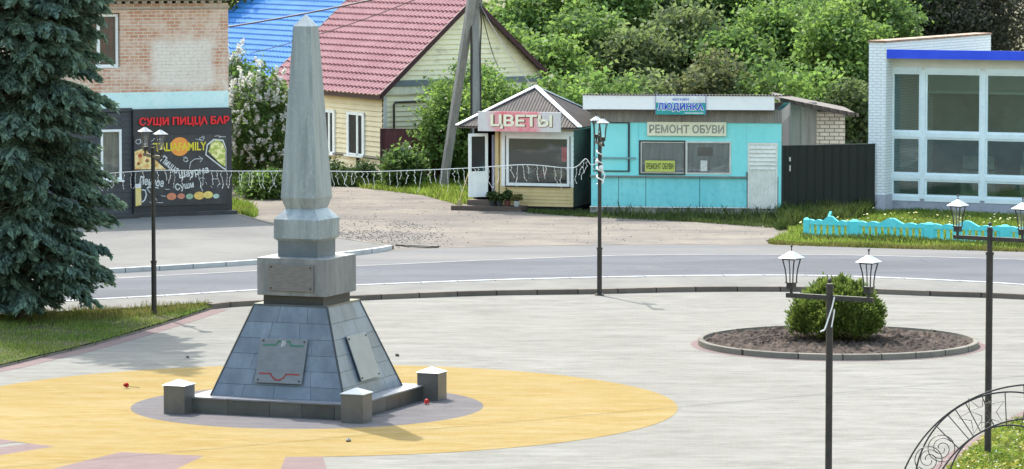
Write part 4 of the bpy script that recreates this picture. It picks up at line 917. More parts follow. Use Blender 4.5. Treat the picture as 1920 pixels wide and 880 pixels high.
# ------------------------------------------------------------------ glass fronted hall on the right
F4 = Frame(G(1627,397), rad(-26)); A4 = F4.a
gh = thing('glass_hall', 'white brick hall with a large gridded glass front and blue fascia', 'building', F4.o, A4)
zt = F4.xz(1645,80)[1]; pw = F4.xz(1660,300)[0]; wb = brickmat('white_painted_brick', (.83,.87,.91), (.79,.83,.87), (.60,.63,.68), bw=.26, bh=.085)
RX = 16.0; yg = .62
mb = MB(); mb.box(0,pw,0,9.6,0,zt); mb.build('pier', wb, gh)
mb = MB(); mb.box(-.03,pw+.03,-.03,9.62,zt,zt+.06); mb.build('pier_coping', M('rusty_coping', (.22,.12,.08), (.30,.22,.17), scale=2, rough=.8), gh)
z1, z2 = F4.xz(1700,93,.2)[1], F4.xz(1700,110,.2)[1]
mb = MB(); mb.box(pw,RX,.05,.11,z2,z1); mb.build('fascia', M('royal_blue_fascia', (.02,.07,.70), (.03,.09,.76), scale=1, rough=.4, grime=.05), gh)
zs = F4.xz(1700,131,yg)[1]; zsl = F4.xz(1700,372,yg)[1]
mb = MB(); mb.box(pw,RX,.11,yg+.2,z2,z2+.06); mb.box(pw,RX,yg-.02,yg+.2,zs,z2); mb.build('soffit', M('pale_soffit', (.75,.74,.72), (.70,.69,.67)), gh)
mb = MB(); mb.hexa([(pw,.11,z1-.12),(RX,.11,z1-.12),(RX,8.6,z1-1.15),(pw,8.6,z1-1.15)], [(pw,.11,z1-.03),(RX,.11,z1-.03),(RX,8.6,z1-1.05),(pw,8.6,z1-1.05)]); mb.build('roof', M('flat_roof_felt', (.10,.10,.11)), gh)
mb = MB(); mb.box(pw+.02,RX,yg-.04,yg+.3,0,zsl-.01); mb.build('dado_wall', M('violet_grey_plaster', (.36,.37,.45), (.31,.32,.40), scale=1.5, bump=.5, bscale=14, rough=.9, grime=.2), gh)
mb = MB(); mb.box(-.02,pw+.02,-.02,.6,0,F4.xz(1645,365)[1]); mb.build('pier_base', M('violet_grey_base', (.46,.47,.55), (.40,.41,.50), scale=1.5, bump=.5, bscale=14), gh)
cols = [F4.xz(u,250,yg)[0] for u in (1669,1731,1844,1957)]; cols += [cols[3]+(cols[3]-cols[2])*k for k in (1,2,3)]
rows_ = [zsl, F4.xz(1731,332,yg)[1], F4.xz(1731,253,yg)[1], zs]
fwm = M('pale_blue_white_frame', (.76,.86,.93), (.70,.80,.87), rough=.5, scale=2, grime=.15); fw = .072
mb = MB(); zz = [zsl-.0, zs]
for c in cols: mb.box(c-fw,c+fw,yg-.06,yg+.08,rows_[0],rows_[3])
for r in rows_:
    for a, b in zip(cols, cols[1:]): mb.box(a+fw,b-fw,yg-.055,yg+.075,r-fw,r+fw)
mb.build('window_frame', fwm, gh)
hall_glass = glassmat('hall_pane', .98, (.80,.92,.93), .04)
for i, (a, b) in enumerate(zip(cols, cols[1:])):
    for j, (c, d) in enumerate(zip(rows_, rows_[1:])):
        s = .06; mb = MB(); q0, q1, q2, q3 = a+fw, b-fw, c+fw, d-fw
        mb.box(q0,q0+s,yg-.03,yg+.05,q2,q3); mb.box(q1-s,q1,yg-.03,yg+.05,q2,q3); mb.box(q0+s,q1-s,yg-.03,yg+.05,q2,q2+s); mb.box(q0+s,q1-s,yg-.03,yg+.05,q3-s,q3)
        wd = mb.build('window', fwm, gh); mb = MB(); mb.box(q0+.01,q1-.01,yg+.0,yg+.012,q2+.01,q3-.01); mb.build('pane', hall_glass, wd)
mb = MB(); mb.quad((pw,4.2,0),(RX,4.2,0),(RX,4.2,3.55),(pw,4.2,3.55)); mb.build('inner_wall', M('hall_reflection_wall', (.20,.26,.255), (.10,.135,.13), scale=.7), gh)  # interior colours stand in for pane reflections: pale top, dark middle, olive floor
mb = MB(); mb.quad((pw,3.6,3.55),(RX,3.6,3.55),(RX,3.6,z1-.57),(pw,3.6,z1-.57)); mb.box(pw,RX,3.3,4.2,3.45,3.55); mb.build('reflection_band', M('hall_reflection_band', (.74,.80,.80), (.66,.73,.73), scale=.5), gh)  # added band, pale like the reflection along the upper panes
mb = MB(); mb.quad((pw,yg+.3,.3),(RX,yg+.3,.3),(RX,4.2,.3),(pw,4.2,.3)); mb.build('inner_floor', M('hall_reflection_floor', (.55,.58,.40), (.42,.45,.30), scale=.5), gh)  # olive colour imitates the lawn reflected in the lower panes
mb = MB(); mb.box(RX,RX+.3,0,9,0,z1-1.0); mb.box(pw,RX,8.7,9,0,z1-1.2); mb.build('wall', wb, gh)
for i in range(4):
    x_ = cols[1]+.5+i*1.9; 
    mb = MB(); mb.box(x_,x_+1.1,2.6,3.1,.3,1.15+.25*(i % 2)); mb.box(x_+.05,x_+1.05,2.65,3.0,1.2+.25*(i%2),1.6+.2*(i%2)) ; mb.build('display_case', M('display_case', (.22,.24,.20), (.4,.4,.34)), gh)

# ------------------------------------------------------------------ house with the red tiled roof
HC = G(718, 340); hz_e = P(718,170,HC.y).z; dlv = Vector((-math.sin(rad(28)), math.cos(rad(28)), 0)); dgv = Vector((math.cos(rad(43)), math.sin(rad(43)), 0)); HL, HW = 8.9, 7.9
def tile_mat(name, c, c2):
    return M(name, c, c2, scale=.9, rough=.7, spec=.2, grime=.12)
def house(root, C, dl, dg, L, Wd, ze, zr, wallm, tile, trim, over=.35, gover=.3, siding_step=.17):
    """gable house on a parallelogram plan; local coordinates relative to C"""
    def at(s, w_, z): return tuple(dl*s + dg*w_ + Vector((0,0,z)))
    nl = Vector((-dl.y, dl.x, 0)); nl = nl if nl.dot(dg) < 0 else -nl; ng = Vector((-dg.y, dg.x, 0)); ng = ng if ng.dot(dl) < 0 else -ng
    mb = MB(); z = .3; lip = .035
    while z < ze - 1e-3:                                  # long wall
        z2 = min(z+siding_step, ze); a, b = dl*0, dl*L
        mb.quad(b+nl*lip+Vector((0,0,z)), a+nl*lip+Vector((0,0,z)), a+Vector((0,0,z2)), b+Vector((0,0,z2))); mb.quad(a+nl*lip+Vector((0,0,z)), b+nl*lip+Vector((0,0,z)), b+Vector((0,0,z)), a+Vector((0,0,z))); z = z2
    mb.build('long_wall', wallm[0], root)
    mb = MB(); z = .3
    while z < zr - .05:
        z2 = min(z+siding_step, zr-.03); f = lambda q: max(0, (q-ze)/(zr-ze))*.5
        a, b = dg*(Wd*f(z)), dg*(Wd*(1-f(z))); a2, b2 = dg*(Wd*f(z2)), dg*(Wd*(1-f(z2)))
        mb.quad(a+ng*lip+Vector((0,0,z)), b+ng*lip+Vector((0,0,z)), b2+Vector((0,0,z2)), a2+Vector((0,0,z2))); mb.quad(b+ng*lip+Vector((0,0,z)), a+ng*lip+Vector((0,0,z)), a+Vector((0,0,z)), b+Vector((0,0,z))); z = z2
    mb.build('gable_wall', wallm[1], root)
    mb = MB(); mb.quad(at(L,0,0), at(L,Wd,0), at(L,Wd,ze), at(L,0,ze)); mb.quad(at(0,Wd,0), at(L,Wd,0), at(L,Wd,ze), at(0,Wd,ze)); mb.poly([at(L,0,ze), at(L,Wd,ze), at(L,Wd/2,zr)])
    mb.quad(at(-.0,.02,0), at(L,.02,0), at(L,.02,.3), at(0,.02,.3)); mb.quad(at(.02,0,0), at(.02,Wd,0), at(.02,Wd,.3), at(.02,0,.3)); mb.build('rear_wall', concrete, root)
    # tiles
    for side in (0, 1):
        mb = MB(); slope = Vector(at(0, 0 if side == 0 else Wd, ze)) - Vector(at(0, Wd/2, zr)); SL = slope.length; sd = slope/SL
        nrm = dl.cross(sd); nrm = nrm if nrm.z > 0 else -nrm; nrm.normalize()
        n = int((L+2*gover)/.035); SLo = SL + over; rowsn = int(SLo/.35); top = Vector(at(0, Wd/2, zr)) + nrm*.06
        vs = []; cols_ = n+1
        for r in range(rowsn):
            for e in (0, 1):
                d = SLo*(r+e)/rowsn; lift = .0 if e == 0 else .05
                for i in range(cols_):
                    s = -gover + (L+2*gover)*i/n; wv = .034*math.sin(2*math.pi*s/.32)
                    vs.append(top + dl*s + sd*d + nrm*(wv + lift))
        fs = []
        for r in range(rowsn):
            b = r*2*cols_
            for i in range(n):
                fs.append((b+i, b+cols_+i, b+cols_+i+1, b+i+1))
                if r < rowsn-1: fs.append((b+cols_+i, b+2*cols_+i, b+2*cols_+i+1, b+cols_+i+1))
        mb.add(vs, fs); mb.build('roof', tile, root)
    mb = MB(); 
    for w_ in (0, Wd):
        e = Vector(at(0, w_, ze)); t_ = Vector(at(0, Wd/2, zr)); d = (e-t_).normalized()
        for s in (-gover-.01, L+gover): mb.bar(t_ + dl*s + Vector((0,0,.03)), e + d*over + dl*s + Vector((0,0,.03)), .05, .17)
        mb.bar(e + d*over + dl*(-gover) - Vector((0,0,.02)), e + d*over + dl*(L+gover) - Vector((0,0,.02)), .04, .13)
    mb.build('bargeboard', trim, root)
    mb = MB(); t_ = Vector(at(0, Wd/2, zr)) + Vector((0,0,.10)); mb.tube([t_ - dl*gover, t_ + dl*(L+gover)], .09, 8); mb.build('ridge_cap', tile, root)
    # closed eaves
    mb = MB(); 
    for w_, n_ in ((0, nl), (Wd, -nl)):
        e = Vector(at(0, w_, ze)); mb.quad(e - dl*gover, e + dl*(L+gover), e + n_*over*.85 + dl*(L+gover) - Vector((0,0,.12)), e + n_*over*.85 - dl*gover - Vector((0,0,.12)))
    mb.build('soffit', wallm[0], root)
    return at, nl, ng
rh = thing('red_roof_house', 'cream sided house with a dark red tiled gable roof', 'house', HC)
zr = P(890, 2, HC.y+2.7).z
hw = M('beige_siding', (.78,.65,.45), (.73,.60,.41), scale=1.5, rough=.6, grime=.08)
t = NT('mouldy_cream_siding'); sp = t.n('ShaderNodeSeparateXYZ', {0: t.tc})
f = t.ramp(t.noise(1.4, 6, .75, stretch=(1,1,1.6)), .5, .68)
g_ = t.math('MULTIPLY', t.ramp(t.math('ABSOLUTE', t.math('SUBTRACT', sp.outputs[2], 4.1)), 1.3, .3), f)
cc = t.mix(t.math('MULTIPLY', g_, .5), t.mix(t.ramp(t.noise(1.1, 4), .4, .6), (.85,.78,.56), (.81,.74,.53)), (.17,.17,.13)); hg = t.fin(cc, .65)
tile_r = tile_mat('wine_red_tiles', (0.1997,0.0777,0.0924), (0.2367,0.1072,0.122)); tile_b = tile_mat('bright_blue_tiles', (0.0254,0.1474,0.4067), (0.0356,0.1678,0.4169))
atf, nl, ng = house(rh, HC, dlv, dgv, HL, HW, hz_e, zr, (hw, hg), tile_r, M('dark_wine_trim', (.05,.015,.02)))
# trim board and band on the gable, corner strip, windows, pipe
mb = MB(); o = ng*.06
def gb(w0, w1, z0_, z1_, dep, name, m_):
    a = dgv*w0 + ng*.025; b = dgv*w1 + ng*.025; c = ng*dep; mb = MB()
    mb.hexa([a+c+Vector((0,0,z0_)), b+c+Vector((0,0,z0_)), b+Vector((0,0,z0_)), a+Vector((0,0,z0_))], [a+c+Vector((0,0,z1_)), b+c+Vector((0,0,z1_)), b+Vector((0,0,z1_)), a+Vector((0,0,z1_))]); return mb.build(name, m_, rh)
gb(.25, HW-.25, hz_e+.12, hz_e+.32, .10, 'gable_band', M('slate_blue_band', (.17,.20,.22), (.14,.17,.19)))
gb(.0, HW, hz_e-.16, hz_e+.12, .06, 'gable_board', M('cream_board_trim', (.74,.71,.56)))
gb(-.0, .14, .3, hz_e-.16, .03, 'corner_strip', M('corner_white', (.62,.62,.58)))
FL = Frame(HC, math.atan2(-dlv.y, -dlv.x))         # long wall facade: local x runs towards the corner
wl = thing('tmp', 'x', 'x')
bpy.data.objects.remove(wl)
def lw(u0, v0, u1, v1):
    x0, x1, z0_, z1_ = FL.rect(u0, v0, u1, v1)
    return x0, x1, z0_, z1_
R_ = FL.a
for (u0,v0,u1,v1) in ((655,216,683,291),(606,211,628,287)):
    x0, x1, z0_, z1_ = lw(u0,v0,u1,v1)
    fr_ = MB(); f_ = .12
    fr_.box(x0-.1,x0+f_*.6,-.07,-.0,z0_,z1_+.1); fr_.box(x1-f_*.6,x1+.1,-.07,0,z0_,z1_+.1); fr_.box(x0-.1,x1+.1,-.071,0,z1_,z1_+.1); fr_.box(x0+.05,x1-.05,-.06,0,z0_,z0_+.06); m_ = x0+(x1-x0)*.62; fr_.box(m_-.07,m_+.07,-.06,0,z0_,z1_)
    w_ = fr_.build('window', white, rh, rotz=R_)
    mb = MB(); mb.box(x0,x1,-.04,-.03,z0_,z1_); mb.build('pane', M('house_pane', (.03,.033,.038), rough=.25, spec=.08, grime=0), w_)
    mb = MB(); mb.box(x0-.14,x1+.14,-.16,0,z0_-.06,z0_-.002); mb.build('sill', white, w_)
mb = MB(); a = FL.xz(625,292,-.05); b = FL.xz(690,293,-.05); c = FL.xz(716,294,-.05)
zz = (a[1]+c[1])/2; mb.tube([(a[0],-.06,zz),(c[0],-.06,zz)], .035, 6); xx = b[0]-.3; mb.tube([(FL.xz(674,300)[0],-.07,zz),(FL.xz(674,300)[0],-.07,.2)], .06, 6); mb.build('gas_pipe', black, rh, rotz=R_)
FGA = Frame(HC, rad(43)); a = FGA.xz(738,193,-.05); b = FGA.xz(840,187,-.05); mb = MB(); zz = (a[1]+b[1])/2
mb.tube([(a[0],-.07,.4),(a[0],-.07,zz-.08),(a[0]+.08,-.07,zz),(b[0]+2,-.07,zz)], .035, 6); mb.build('gas_pipe', black, rh, rotz=rad(43))
# maroon sheet fence at the corner
mf0, mf1 = G(716,345), G(800,345); mf1 = mf0 + Vector((1.9,-.25,0))
FM = Frame(mf0, math.atan2(-.25,1.9)); mf = thing('maroon_fence', 'maroon sheet metal fence at the corner of the red roofed house', 'fence', mf0, FM.a); mz = FM.xz(740,243)[1]
mb = MB(); n = 28
for i in range(n):
    xa, xb = 1.92*i/n, 1.92*(i+1)/n; ya, yb = [(0,0),(0,-.025),(-.025,-.025),(-.025,0)][i % 4]; mb.quad((xa,ya,.05),(xb,yb,.05),(xb,yb,mz),(xa,ya,mz))
mb.build('sheet', M('maroon_sheet', (.085,.022,.03), (.10,.03,.038), rough=.5), mf)
mb = MB(); mb.box(-.03,1.95,-.035,.01,mz,mz+.03); mb.box(-.05,.03,-.05,.03,0,mz+.032); mb.box(1.92,2.0,-.05,.03,0,mz+.032); mb.build('post', M('maroon_frame', (.06,.018,.022)), mf)
# blue roofed house behind
BO = P(560, 150, 139.5); BO.z = 0
bh = thing('blue_roof_house', 'house with a bright blue tiled roof behind the blossoming lilac', 'house', (0,0,0))
cR = P(600, 165, 142.0); zE = cR.z; cR.z = 0; bh.location = cR
house(bh, cR, dlv, dgv, 15.2, 11.0, zE, zE + 3.5, (hw, hw), tile_b, M('blue_trim', (.02,.10,.42)), over=.5, gover=.25)

# ------------------------------------------------------------------ utility pole with strut and wires
pp = G(893, 362); up = thing('utility_pole', 'grey concrete utility pole with a slanted strut in front of the red roofed house', 'utility pole', pp)
mb = MB(); mb.hexa([(-.15,-.13,-.2),(.15,-.13,-.2),(.15,.13,-.2),(-.15,.13,-.2)], [(-.10,-.09,7.6),(.10,-.09,7.6),(.10,.09,7.6),(-.10,.09,7.6)]); mb.build('pole', concrete, up, bevel=.02)
sf = G(830,356) - pp; stp = P(884,2,pp.y-.3) - pp
mb = MB(); d = (stp - sf).normalized(); mb.bar(sf - d*.2, stp + d*.3, .26, .2); mb.build('strut', concrete, up, bevel=.02)
mb = MB(); mb.box(-.2,.2,-.17,.15,6.0,6.3); mb.box(-.5,.5,-.16,-.10,6.9,7.0); mb.build('bracket', M('grey_steel', (.2,.2,.21), rough=.4, metal=.6), up)
mb = MB(); mb.box(-.19,-.12,-.12,-.05,-.1,6.2); mb.tube([(.13,-.12,6),(.17,-.14,5.5),(.13,-.13,4.5),(.15,-.14,3),(.13,-.13,1)], .025, 5); mb.build('cable_run', black, up)
def sag(a, b, s, n=16): return [a.lerp(b, i/n) - Vector((0,0,s*4*(i/n)*(1-i/n))) for i in range(n+1)]
for i, (a, b, s, r) in enumerate(((pp+Vector((-.3,-.15,6.95)), P(180,82,126.5), .25, .028), (pp+Vector((.1,-.15,6.1)), Vector((F2.w(*[(r0+r1)/2, 1.3])[0], F2.w((r0+r1)/2,1.3)[1], ap[2]-.05)), .12, .014), (pp+Vector((.15,-.1,6.0)), atf_pt if False else HC + dgv*5.3 + ng*.1 + Vector((0,0,3.6)), .25, .014), (pp+Vector((-.4,-.15,6.9)), P(470,100,136), .2, .014))):
    o = thing('overhead_wire', ['thick twisted black wire running left from the utility pole over the roofs', 'black wire dropping from the utility pole to the flower kiosk roof', 'black wire slung from the utility pole to the house gable', 'thin black wire running left from the utility pole to the blue roof'][i], 'wire', a, 0, 'wires on the utility pole')
    mb = MB(); mb.tube([p - a for p in sag(a, b, s)], r, 5); mb.build('wire', black, o)

# ------------------------------------------------------------------ light garland
gp = [(172,328,86.5),(288,320,86.8),(430,321,87.2),(600,321,87.6),(690,322,87.9),(790,319,88.2),(885,315,88.5),(985,309,88.8),(1060,315,89),(1082,312,89),(1098,298,89),(1108,309,89),(1121,306,89)]
gpts = lerp_pts([P(*p) for p in gp], 8); g0 = gpts[-1].copy()
gar = thing('light_garland', 'white icicle light garland strung from the lamp across to the spruce', 'garland', g0)
mb = MB(); mb.tube([p - g0 for p in gpts], .009, 5); mb.build('cord', cable_white, gar)
mb = MB(); q = lampB - g0
mb.tube([q + Vector((.07*math.cos(i*.9), .07*math.sin(i*.9), 3.45 - i*.028)) for i in range(32)], .016, 5)
mb.ball(q + Vector((.03,-.07,2.98)), .055, 8, 5); mb.ball(q + Vector((-.06,-.05,3.12)), .045, 8, 5); mb.tube([q + Vector((.05,-.08,2.95)), q + Vector((.12,-.08,2.8)), q + Vector((.06,-.08,2.6))], .014, 5); mb.build('cord_coil', cable_white, gar)
variants = []
for k in range(4):
    mb = MB(); rg = random.Random(k); x = 0; L = (.22,.38,.30,.50)[k]; pts = [(0,0,0)]; n = 5
    for i in range(1, n+1): x += rg.uniform(-.05,.05); pts.append((x - .05*i/n*(k % 2), rg.uniform(-.02,.02), -L*i/n))
    mb.tube(pts, .0045, 4)
    for p in pts[1:]: mb.ball((p[0]+rg.uniform(-.012,.012), p[1], p[2]), .0095, 6, 4)
    variants.append(mb)
protos = {}
total = sum((b-a).length for a, b in zip(gpts, gpts[1:])); acc = 0; nxt = .1; cnt = 0; rg = random.Random(4)
for a, b in zip(gpts, gpts[1:]):
    d = (b-a).length
    while nxt < acc + d and cnt < 92:
        p = a.lerp(b, (nxt-acc)/d) - g0; k = rg.choice((0,1,1,2,2,3))
        if k not in protos: o = variants[k].build('light_strand', cable_white, gar); protos[k] = o
        else: o = protos[k].copy(); COL.objects.link(o); o.parent = gar
        o.location = p; o.rotation_euler = (rg.uniform(-.2,.2), rg.uniform(-.25,.25), rg.uniform(0,6)); cnt += 1
        nxt += rg.uniform(.09,.19)
    acc += d

# ------------------------------------------------------------------ turquoise ornamental fence
fp = [G(1512,443), G(1602,446.5), G(1742,452), G(1884,457), G(2030,463)]
of = thing('ornamental_fence', 'low turquoise concrete fence with wavy tops in the tall grass', 'fence', fp[0])
ft = M('turquoise_concrete', (.10,.62,.70), (.15,.67,.74), scale=3, rough=.6, grime=.15)
for k, (a, b) in enumerate(zip(fp, fp[1:])):
    d = b-a; L = d.length; ang = math.atan2(d.y, d.x); mb = MB(); th_ = .05; n = 48; top = []
    for i in range(n+1):
        f = i/n; z = .44 + .035*abs(math.sin(f*math.pi*6)) + .14*math.exp(-((f-.5)/.085)**2); top.append((L*f, z))
    mb.slab([(0,.335),(L,.335)] + top[::-1], -th_, th_); nb = max(6, int(L/.17))
    for i in range(1, nb):
        x = L*i/nb; mb.hexa([(x-.035,-.03,.06),(x+.035,-.03,.06),(x+.035,.03,.06),(x-.035,.03,.06)], [(x-.045,-.03,.336),(x+.045,-.03,.336),(x+.045,.03,.336),(x-.045,.03,.336)])
    mb.box(0,L,-th_,th_,0,.06); mb.build('panel', ft, of, loc=a-fp[0], rotz=ang)
for k, a in enumerate(fp):
    mb = MB(); w_ = .13 if k else .08; mb.box(-w_,w_,-.09,.09,-.05,.46); mb.hexa([(-w_,-.09,.46),(w_,-.09,.46),(w_,.09,.46),(-w_,.09,.46)], [(-w_*.5,-.04,.51),(w_*.5,-.04,.51),(w_*.5,.04,.51),(-w_*.5,.04,.51)]); mb.build('post', ft, of, loc=a-fp[0], rotz=rad(-10))
bs = thing('broken_slat', 'pale turquoise slat leaning out of the grass by the low fence', 'slat', G(1545,436))
mb = MB(); mb.bar((0,.1,.1),(.22,.3,.56),.06,.05); mb.build('slat', ft, bs)

# ------------------------------------------------------------------ wrought iron arches by the near lawn
def arch(label, cu, cv, ro, ri, Y, a_lo, a_hi, bars, star, scroll):
    c = P(cu, cv, Y); k = Y/FPX*1.003
    root = thing('iron_arch', label, 'arch', (c.x, Y, 0), 0, 'wrought iron arches'); cz = c.z
    def pt(r, a): return (r*k*math.cos(rad(a)), 0, cz + r*k*math.sin(rad(a)))
    mb = MB(); n = 60
    mb.tube([pt(ro, a_lo+(a_hi-a_lo)*i/n) for i in range(n+1)], .013, 6); mb.build('outer_rail', black, root)
    mb = MB(); mb.tube([pt(ri, a_lo+(a_hi-a_lo)*i/n) for i in range(n+1)], .013, 6); mb.build('inner_rail', black, root)
    for a in bars: mb = MB(); mb.tube([pt(ri,a), pt(ro,a)], .008, 5); mb.build('bar', black, root)
    for a in star:
        m = pt((ro+ri)/2, a); R = (ro-ri)*k*.56; mb = MB(); ps = []
        for i in range(10):
            r = R if i % 2 == 0 else R*.42; q = math.pi/2 + i*math.pi/5 + rad(a-90) ; ps.append((m[0]+r*math.cos(q), 0, m[2]+r*math.sin(q)))
        mb.tube(ps, .007, 5, closed=True); mb.build('star', black, root)
    for a in scroll:
        m = pt((ro+ri)/2, a); R = (ro-ri)*k*.40; mb = MB()
        mb.tube([(m[0]+R*math.cos(i*.2618), 0, m[2]+R*math.sin(i*.2618)) for i in range(24)], .007, 5, closed=True)
        for s in (0, math.pi):
            mb.tube([(m[0]+R*(.86-.034*i)*math.cos(s+.6+i*.3), 0, m[2]+R*(.86-.034*i)*math.sin(s+.6+i*.3)) for i in range(20)], .006, 5)
        mb.build('scroll', black, root)
    return root, cz, k
a1, cz1, k1 = arch('larger wrought iron arch with a star and scroll in the near corner', 1935, 979, 261, 197, 52.0, 8, 172, (12,26,52,66,80,94,112,124.5,135,168), (117.5,62), (149,31))
a2, cz2, k2 = arch('smaller wrought iron arch with a star and scroll in the near corner', 1892, 911, 178, 115, 53.2, -14, 194, (-6,20,50,64,79,93,118,131,186), (106,), (151,29))
for nm, (r, cz_, k_, x_) in {'a': (261,cz1,k1,a1), 'b': (178,cz2,k2,a2)}.items():
    for s in (-1, 1):
        mb = MB(); zt_ = cz_ + r*k_*math.sin(rad(8 if nm == 'a' else -14)); xx = s*r*k_*math.cos(rad(8 if nm == 'a' else 14)); mb.tube([(xx,0,0),(xx,0,zt_)], .014, 6); mb.build('leg', black, x_)

# ------------------------------------------------------------------ trees and shrubs
def spruce(loc, seed=2):
    rng = np.random.default_rng(seed)
    root = thing('spruce_tree', 'large blue green spruce filling the left side of the square lawn', 'tree', loc)
    C, D, T, S_ = [], [], [], []; limbs = MB()
    z = .7
    while z < 15.6:
        dens = 1.0 if z < 9 else .45
        R = 1.5 if z < 1.0 else (1.86 + .0*(z-1.0) if z < 8 else 1.86*(15.9-z)/7.9 + .05)
        nb = int((17 if z < 9 else 7))
        for b in range(nb):
            a = rng.uniform(0, 6.283); Lb = R*rng.uniform(.68, 1.08)*(.8 if z < 1.1 else 1); zz = z + rng.uniform(-.15,.15)
            droop = (.36 if z < 9 else .15)*rng.uniform(.5,1.3); d = np.array([math.cos(a), math.sin(a), 0.]); s = np.array([-math.sin(a), math.cos(a), 0.])
            def ctr(f): return np.array([0,0,zz]) + d*Lb*f + np.array([0,0, -droop*Lb*(f**1.3) + .26*Lb*max(0,f-.55)**1.5])
            limbs.tube([ctr(f) for f in (0,.35,.7,1)], [.045,.03,.018,.006], 5)
            nt = int(30*Lb/2.0*dens) + 5
            for k in range(nt):
                f = .18 + .82*math.sqrt((k+rng.uniform())/nt); p0 = ctr(min(f,1)); sd = rng.choice((-1,1)); tl = (.85 - .55*f)*rng.uniform(.5,1.1)*Lb/2.6 + .12
                td = d*(.55+.3*f) + s*sd*(1-.45*f) + np.array([0,0,-.38*rng.uniform(.4,1.5)]); td /= np.linalg.norm(td); ct = rng.uniform()
                nn = max(4, int(tl/(.020 if z < 9 else .032)*dens))
                for q in range(nn):
                    g = (q+.5)/nn; p = p0 + td*tl*g + np.array([0,0,-.16*tl*g*g]) + rng.normal(size=3)*.022
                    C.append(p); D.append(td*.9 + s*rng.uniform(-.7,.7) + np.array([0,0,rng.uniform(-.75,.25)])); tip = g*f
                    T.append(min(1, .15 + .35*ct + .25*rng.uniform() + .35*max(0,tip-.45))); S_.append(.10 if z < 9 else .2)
        z += .34 if z < 9 else .5
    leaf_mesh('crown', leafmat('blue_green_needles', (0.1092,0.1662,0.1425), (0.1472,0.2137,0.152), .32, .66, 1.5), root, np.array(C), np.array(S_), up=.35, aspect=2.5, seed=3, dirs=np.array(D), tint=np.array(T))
    limbs.tube([(0,0,-.1),(.05,0,3),(0,.05,8),(0,0,15.4)], [.2,.17,.12,.03], 10); limbs.build('trunk', bark, root)
    return root
spruce(G(42, 601))
lm = [leafmat('leaf_bright', (0.1238,0.2133,0.0585), (0.172,0.2546,0.0722), .58, .34, .7), leafmat('leaf_mid', (0.1032,0.1789,0.055), (0.1445,0.2202,0.0688), .58, .34, .7), leafmat('leaf_olive', (.112,.155,.068), (.150,.19,.085), .58, .34, .7), leafmat('leaf_dark', (0.0791,0.1135,0.0482), (0.1135,0.1479,0.0619), .58, .34, .8), leafmat('leaf_dry', (.135,.140,.078), (.115,.135,.065), .58, .34, 1.0), leafmat('leaf_grey', (0.1101,0.1135,0.0894), (0.086,0.0894,0.0722), .58, .34, 1.0)]
def gx(u, Y): return Vector(((u-960)/FPX*Y*1.003, Y, 0))
TB = 'trees filling the slope behind the kiosks'
def hz(x, y): return max(0., y-134)*.125*min(1, max(0, (x+2)/5))
mb = MB(); nx_, ny_ = 40, 20; vs = []
for a in range(nx_+1):
    for b in range(ny_+1):
        x, y = -2+52*a/nx_, 134+66*b/ny_; vs.append((x, y, hz(x, y)-.02 + .12*math.sin(x*1.1+y*.7)*min(1,(y-134)/6)))
mb.add(vs, [(a*(ny_+1)+b, (a+1)*(ny_+1)+b, (a+1)*(ny_+1)+b+1, a*(ny_+1)+b+1) for a in range(nx_) for b in range(ny_)]); kind(mb.build('hill', ground_m, smooth=True), 'structure')
for i, (u, Y, h, rx, mi, lab) in enumerate((
    (945,142,4.6,1.5,0,'bright green leafy tree rising just right of the house gable'),
    (1030,140,3.9,1.5,0,'bright green round tree behind the flower kiosk roof peak'),
    (1112,143,4.3,1.6,1,'mid green tree behind the gap between the two kiosks'),
    (1195,141,3.8,1.5,2,'grey olive tree behind the left end of the white fascia'),
    (1282,143,4.4,1.6,2,'grey olive tree rising above the shop name sign'),
    (1372,141,3.9,1.5,1,'mid green tree right of the shop name sign'),
    (1452,143,4.5,1.6,0,'bright green tree above the right end of the white fascia'),
    (1572,140,5.0,1.8,0,'bright lime tree between the shed and the glass hall'),
    (1520,145,4.4,1.5,1,'mid green tree behind the lean-to shed'),
    (1640,143,5.2,1.6,1,'mid green tree behind the pier of the glass hall'),
    (985,151,5.2,1.9,0,'tall bright green tree on the slope beyond the house gable'),
    (1070,152,4.9,1.8,1,'mid green tree high on the slope beyond the flower kiosk'),
    (1150,150,5.0,1.8,0,'bright green tree high on the slope beyond the kiosk gap'),
    (1240,152,5.3,1.8,2,'tall grey olive tree high on the slope behind the shop name sign'),
    (1330,151,4.9,1.8,1,'green tree high on the slope right of the shop name sign'),
    (1415,152,5.2,1.9,0,'bright green tree high on the slope above the white door'),
    (1490,151,5.2,1.8,1,'mid green tree high on the slope above the lean-to roof'),
    (1570,153,5.4,1.8,2,'olive tree at the top of the slope behind the lime tree'),
    (1650,152,5.8,1.9,3,'dark green tree at the top of the slope by the glass hall'),
    (1722,149,5.9,1.8,1,'mid green tree above the rusty coping of the glass hall'),
    (1800,148,6.6,2.0,5,'grey brown tree above the middle of the blue fascia'),
    (1885,149,7.0,2.2,5,'grey brown tree above the right end of the blue fascia'))):
    p = gx(u, Y); p.z = hz(p.x, p.y); rz_ = h*.43
    tree('leafy_tree', lab, 'tree', p, h, rx, rz_, h-rz_, lm[mi], 190 if mi != 5 else 170, 60, .165 if mi != 5 else .13, 100+i, TB, sig=.30, hollow=.5, tr=.09)
tree('conifer', 'dark tree between the brick building and the blue roof', 'tree', gx(432,160), 11, 2.2, 5, 5, lm[3], 160, 45, .22, 140)
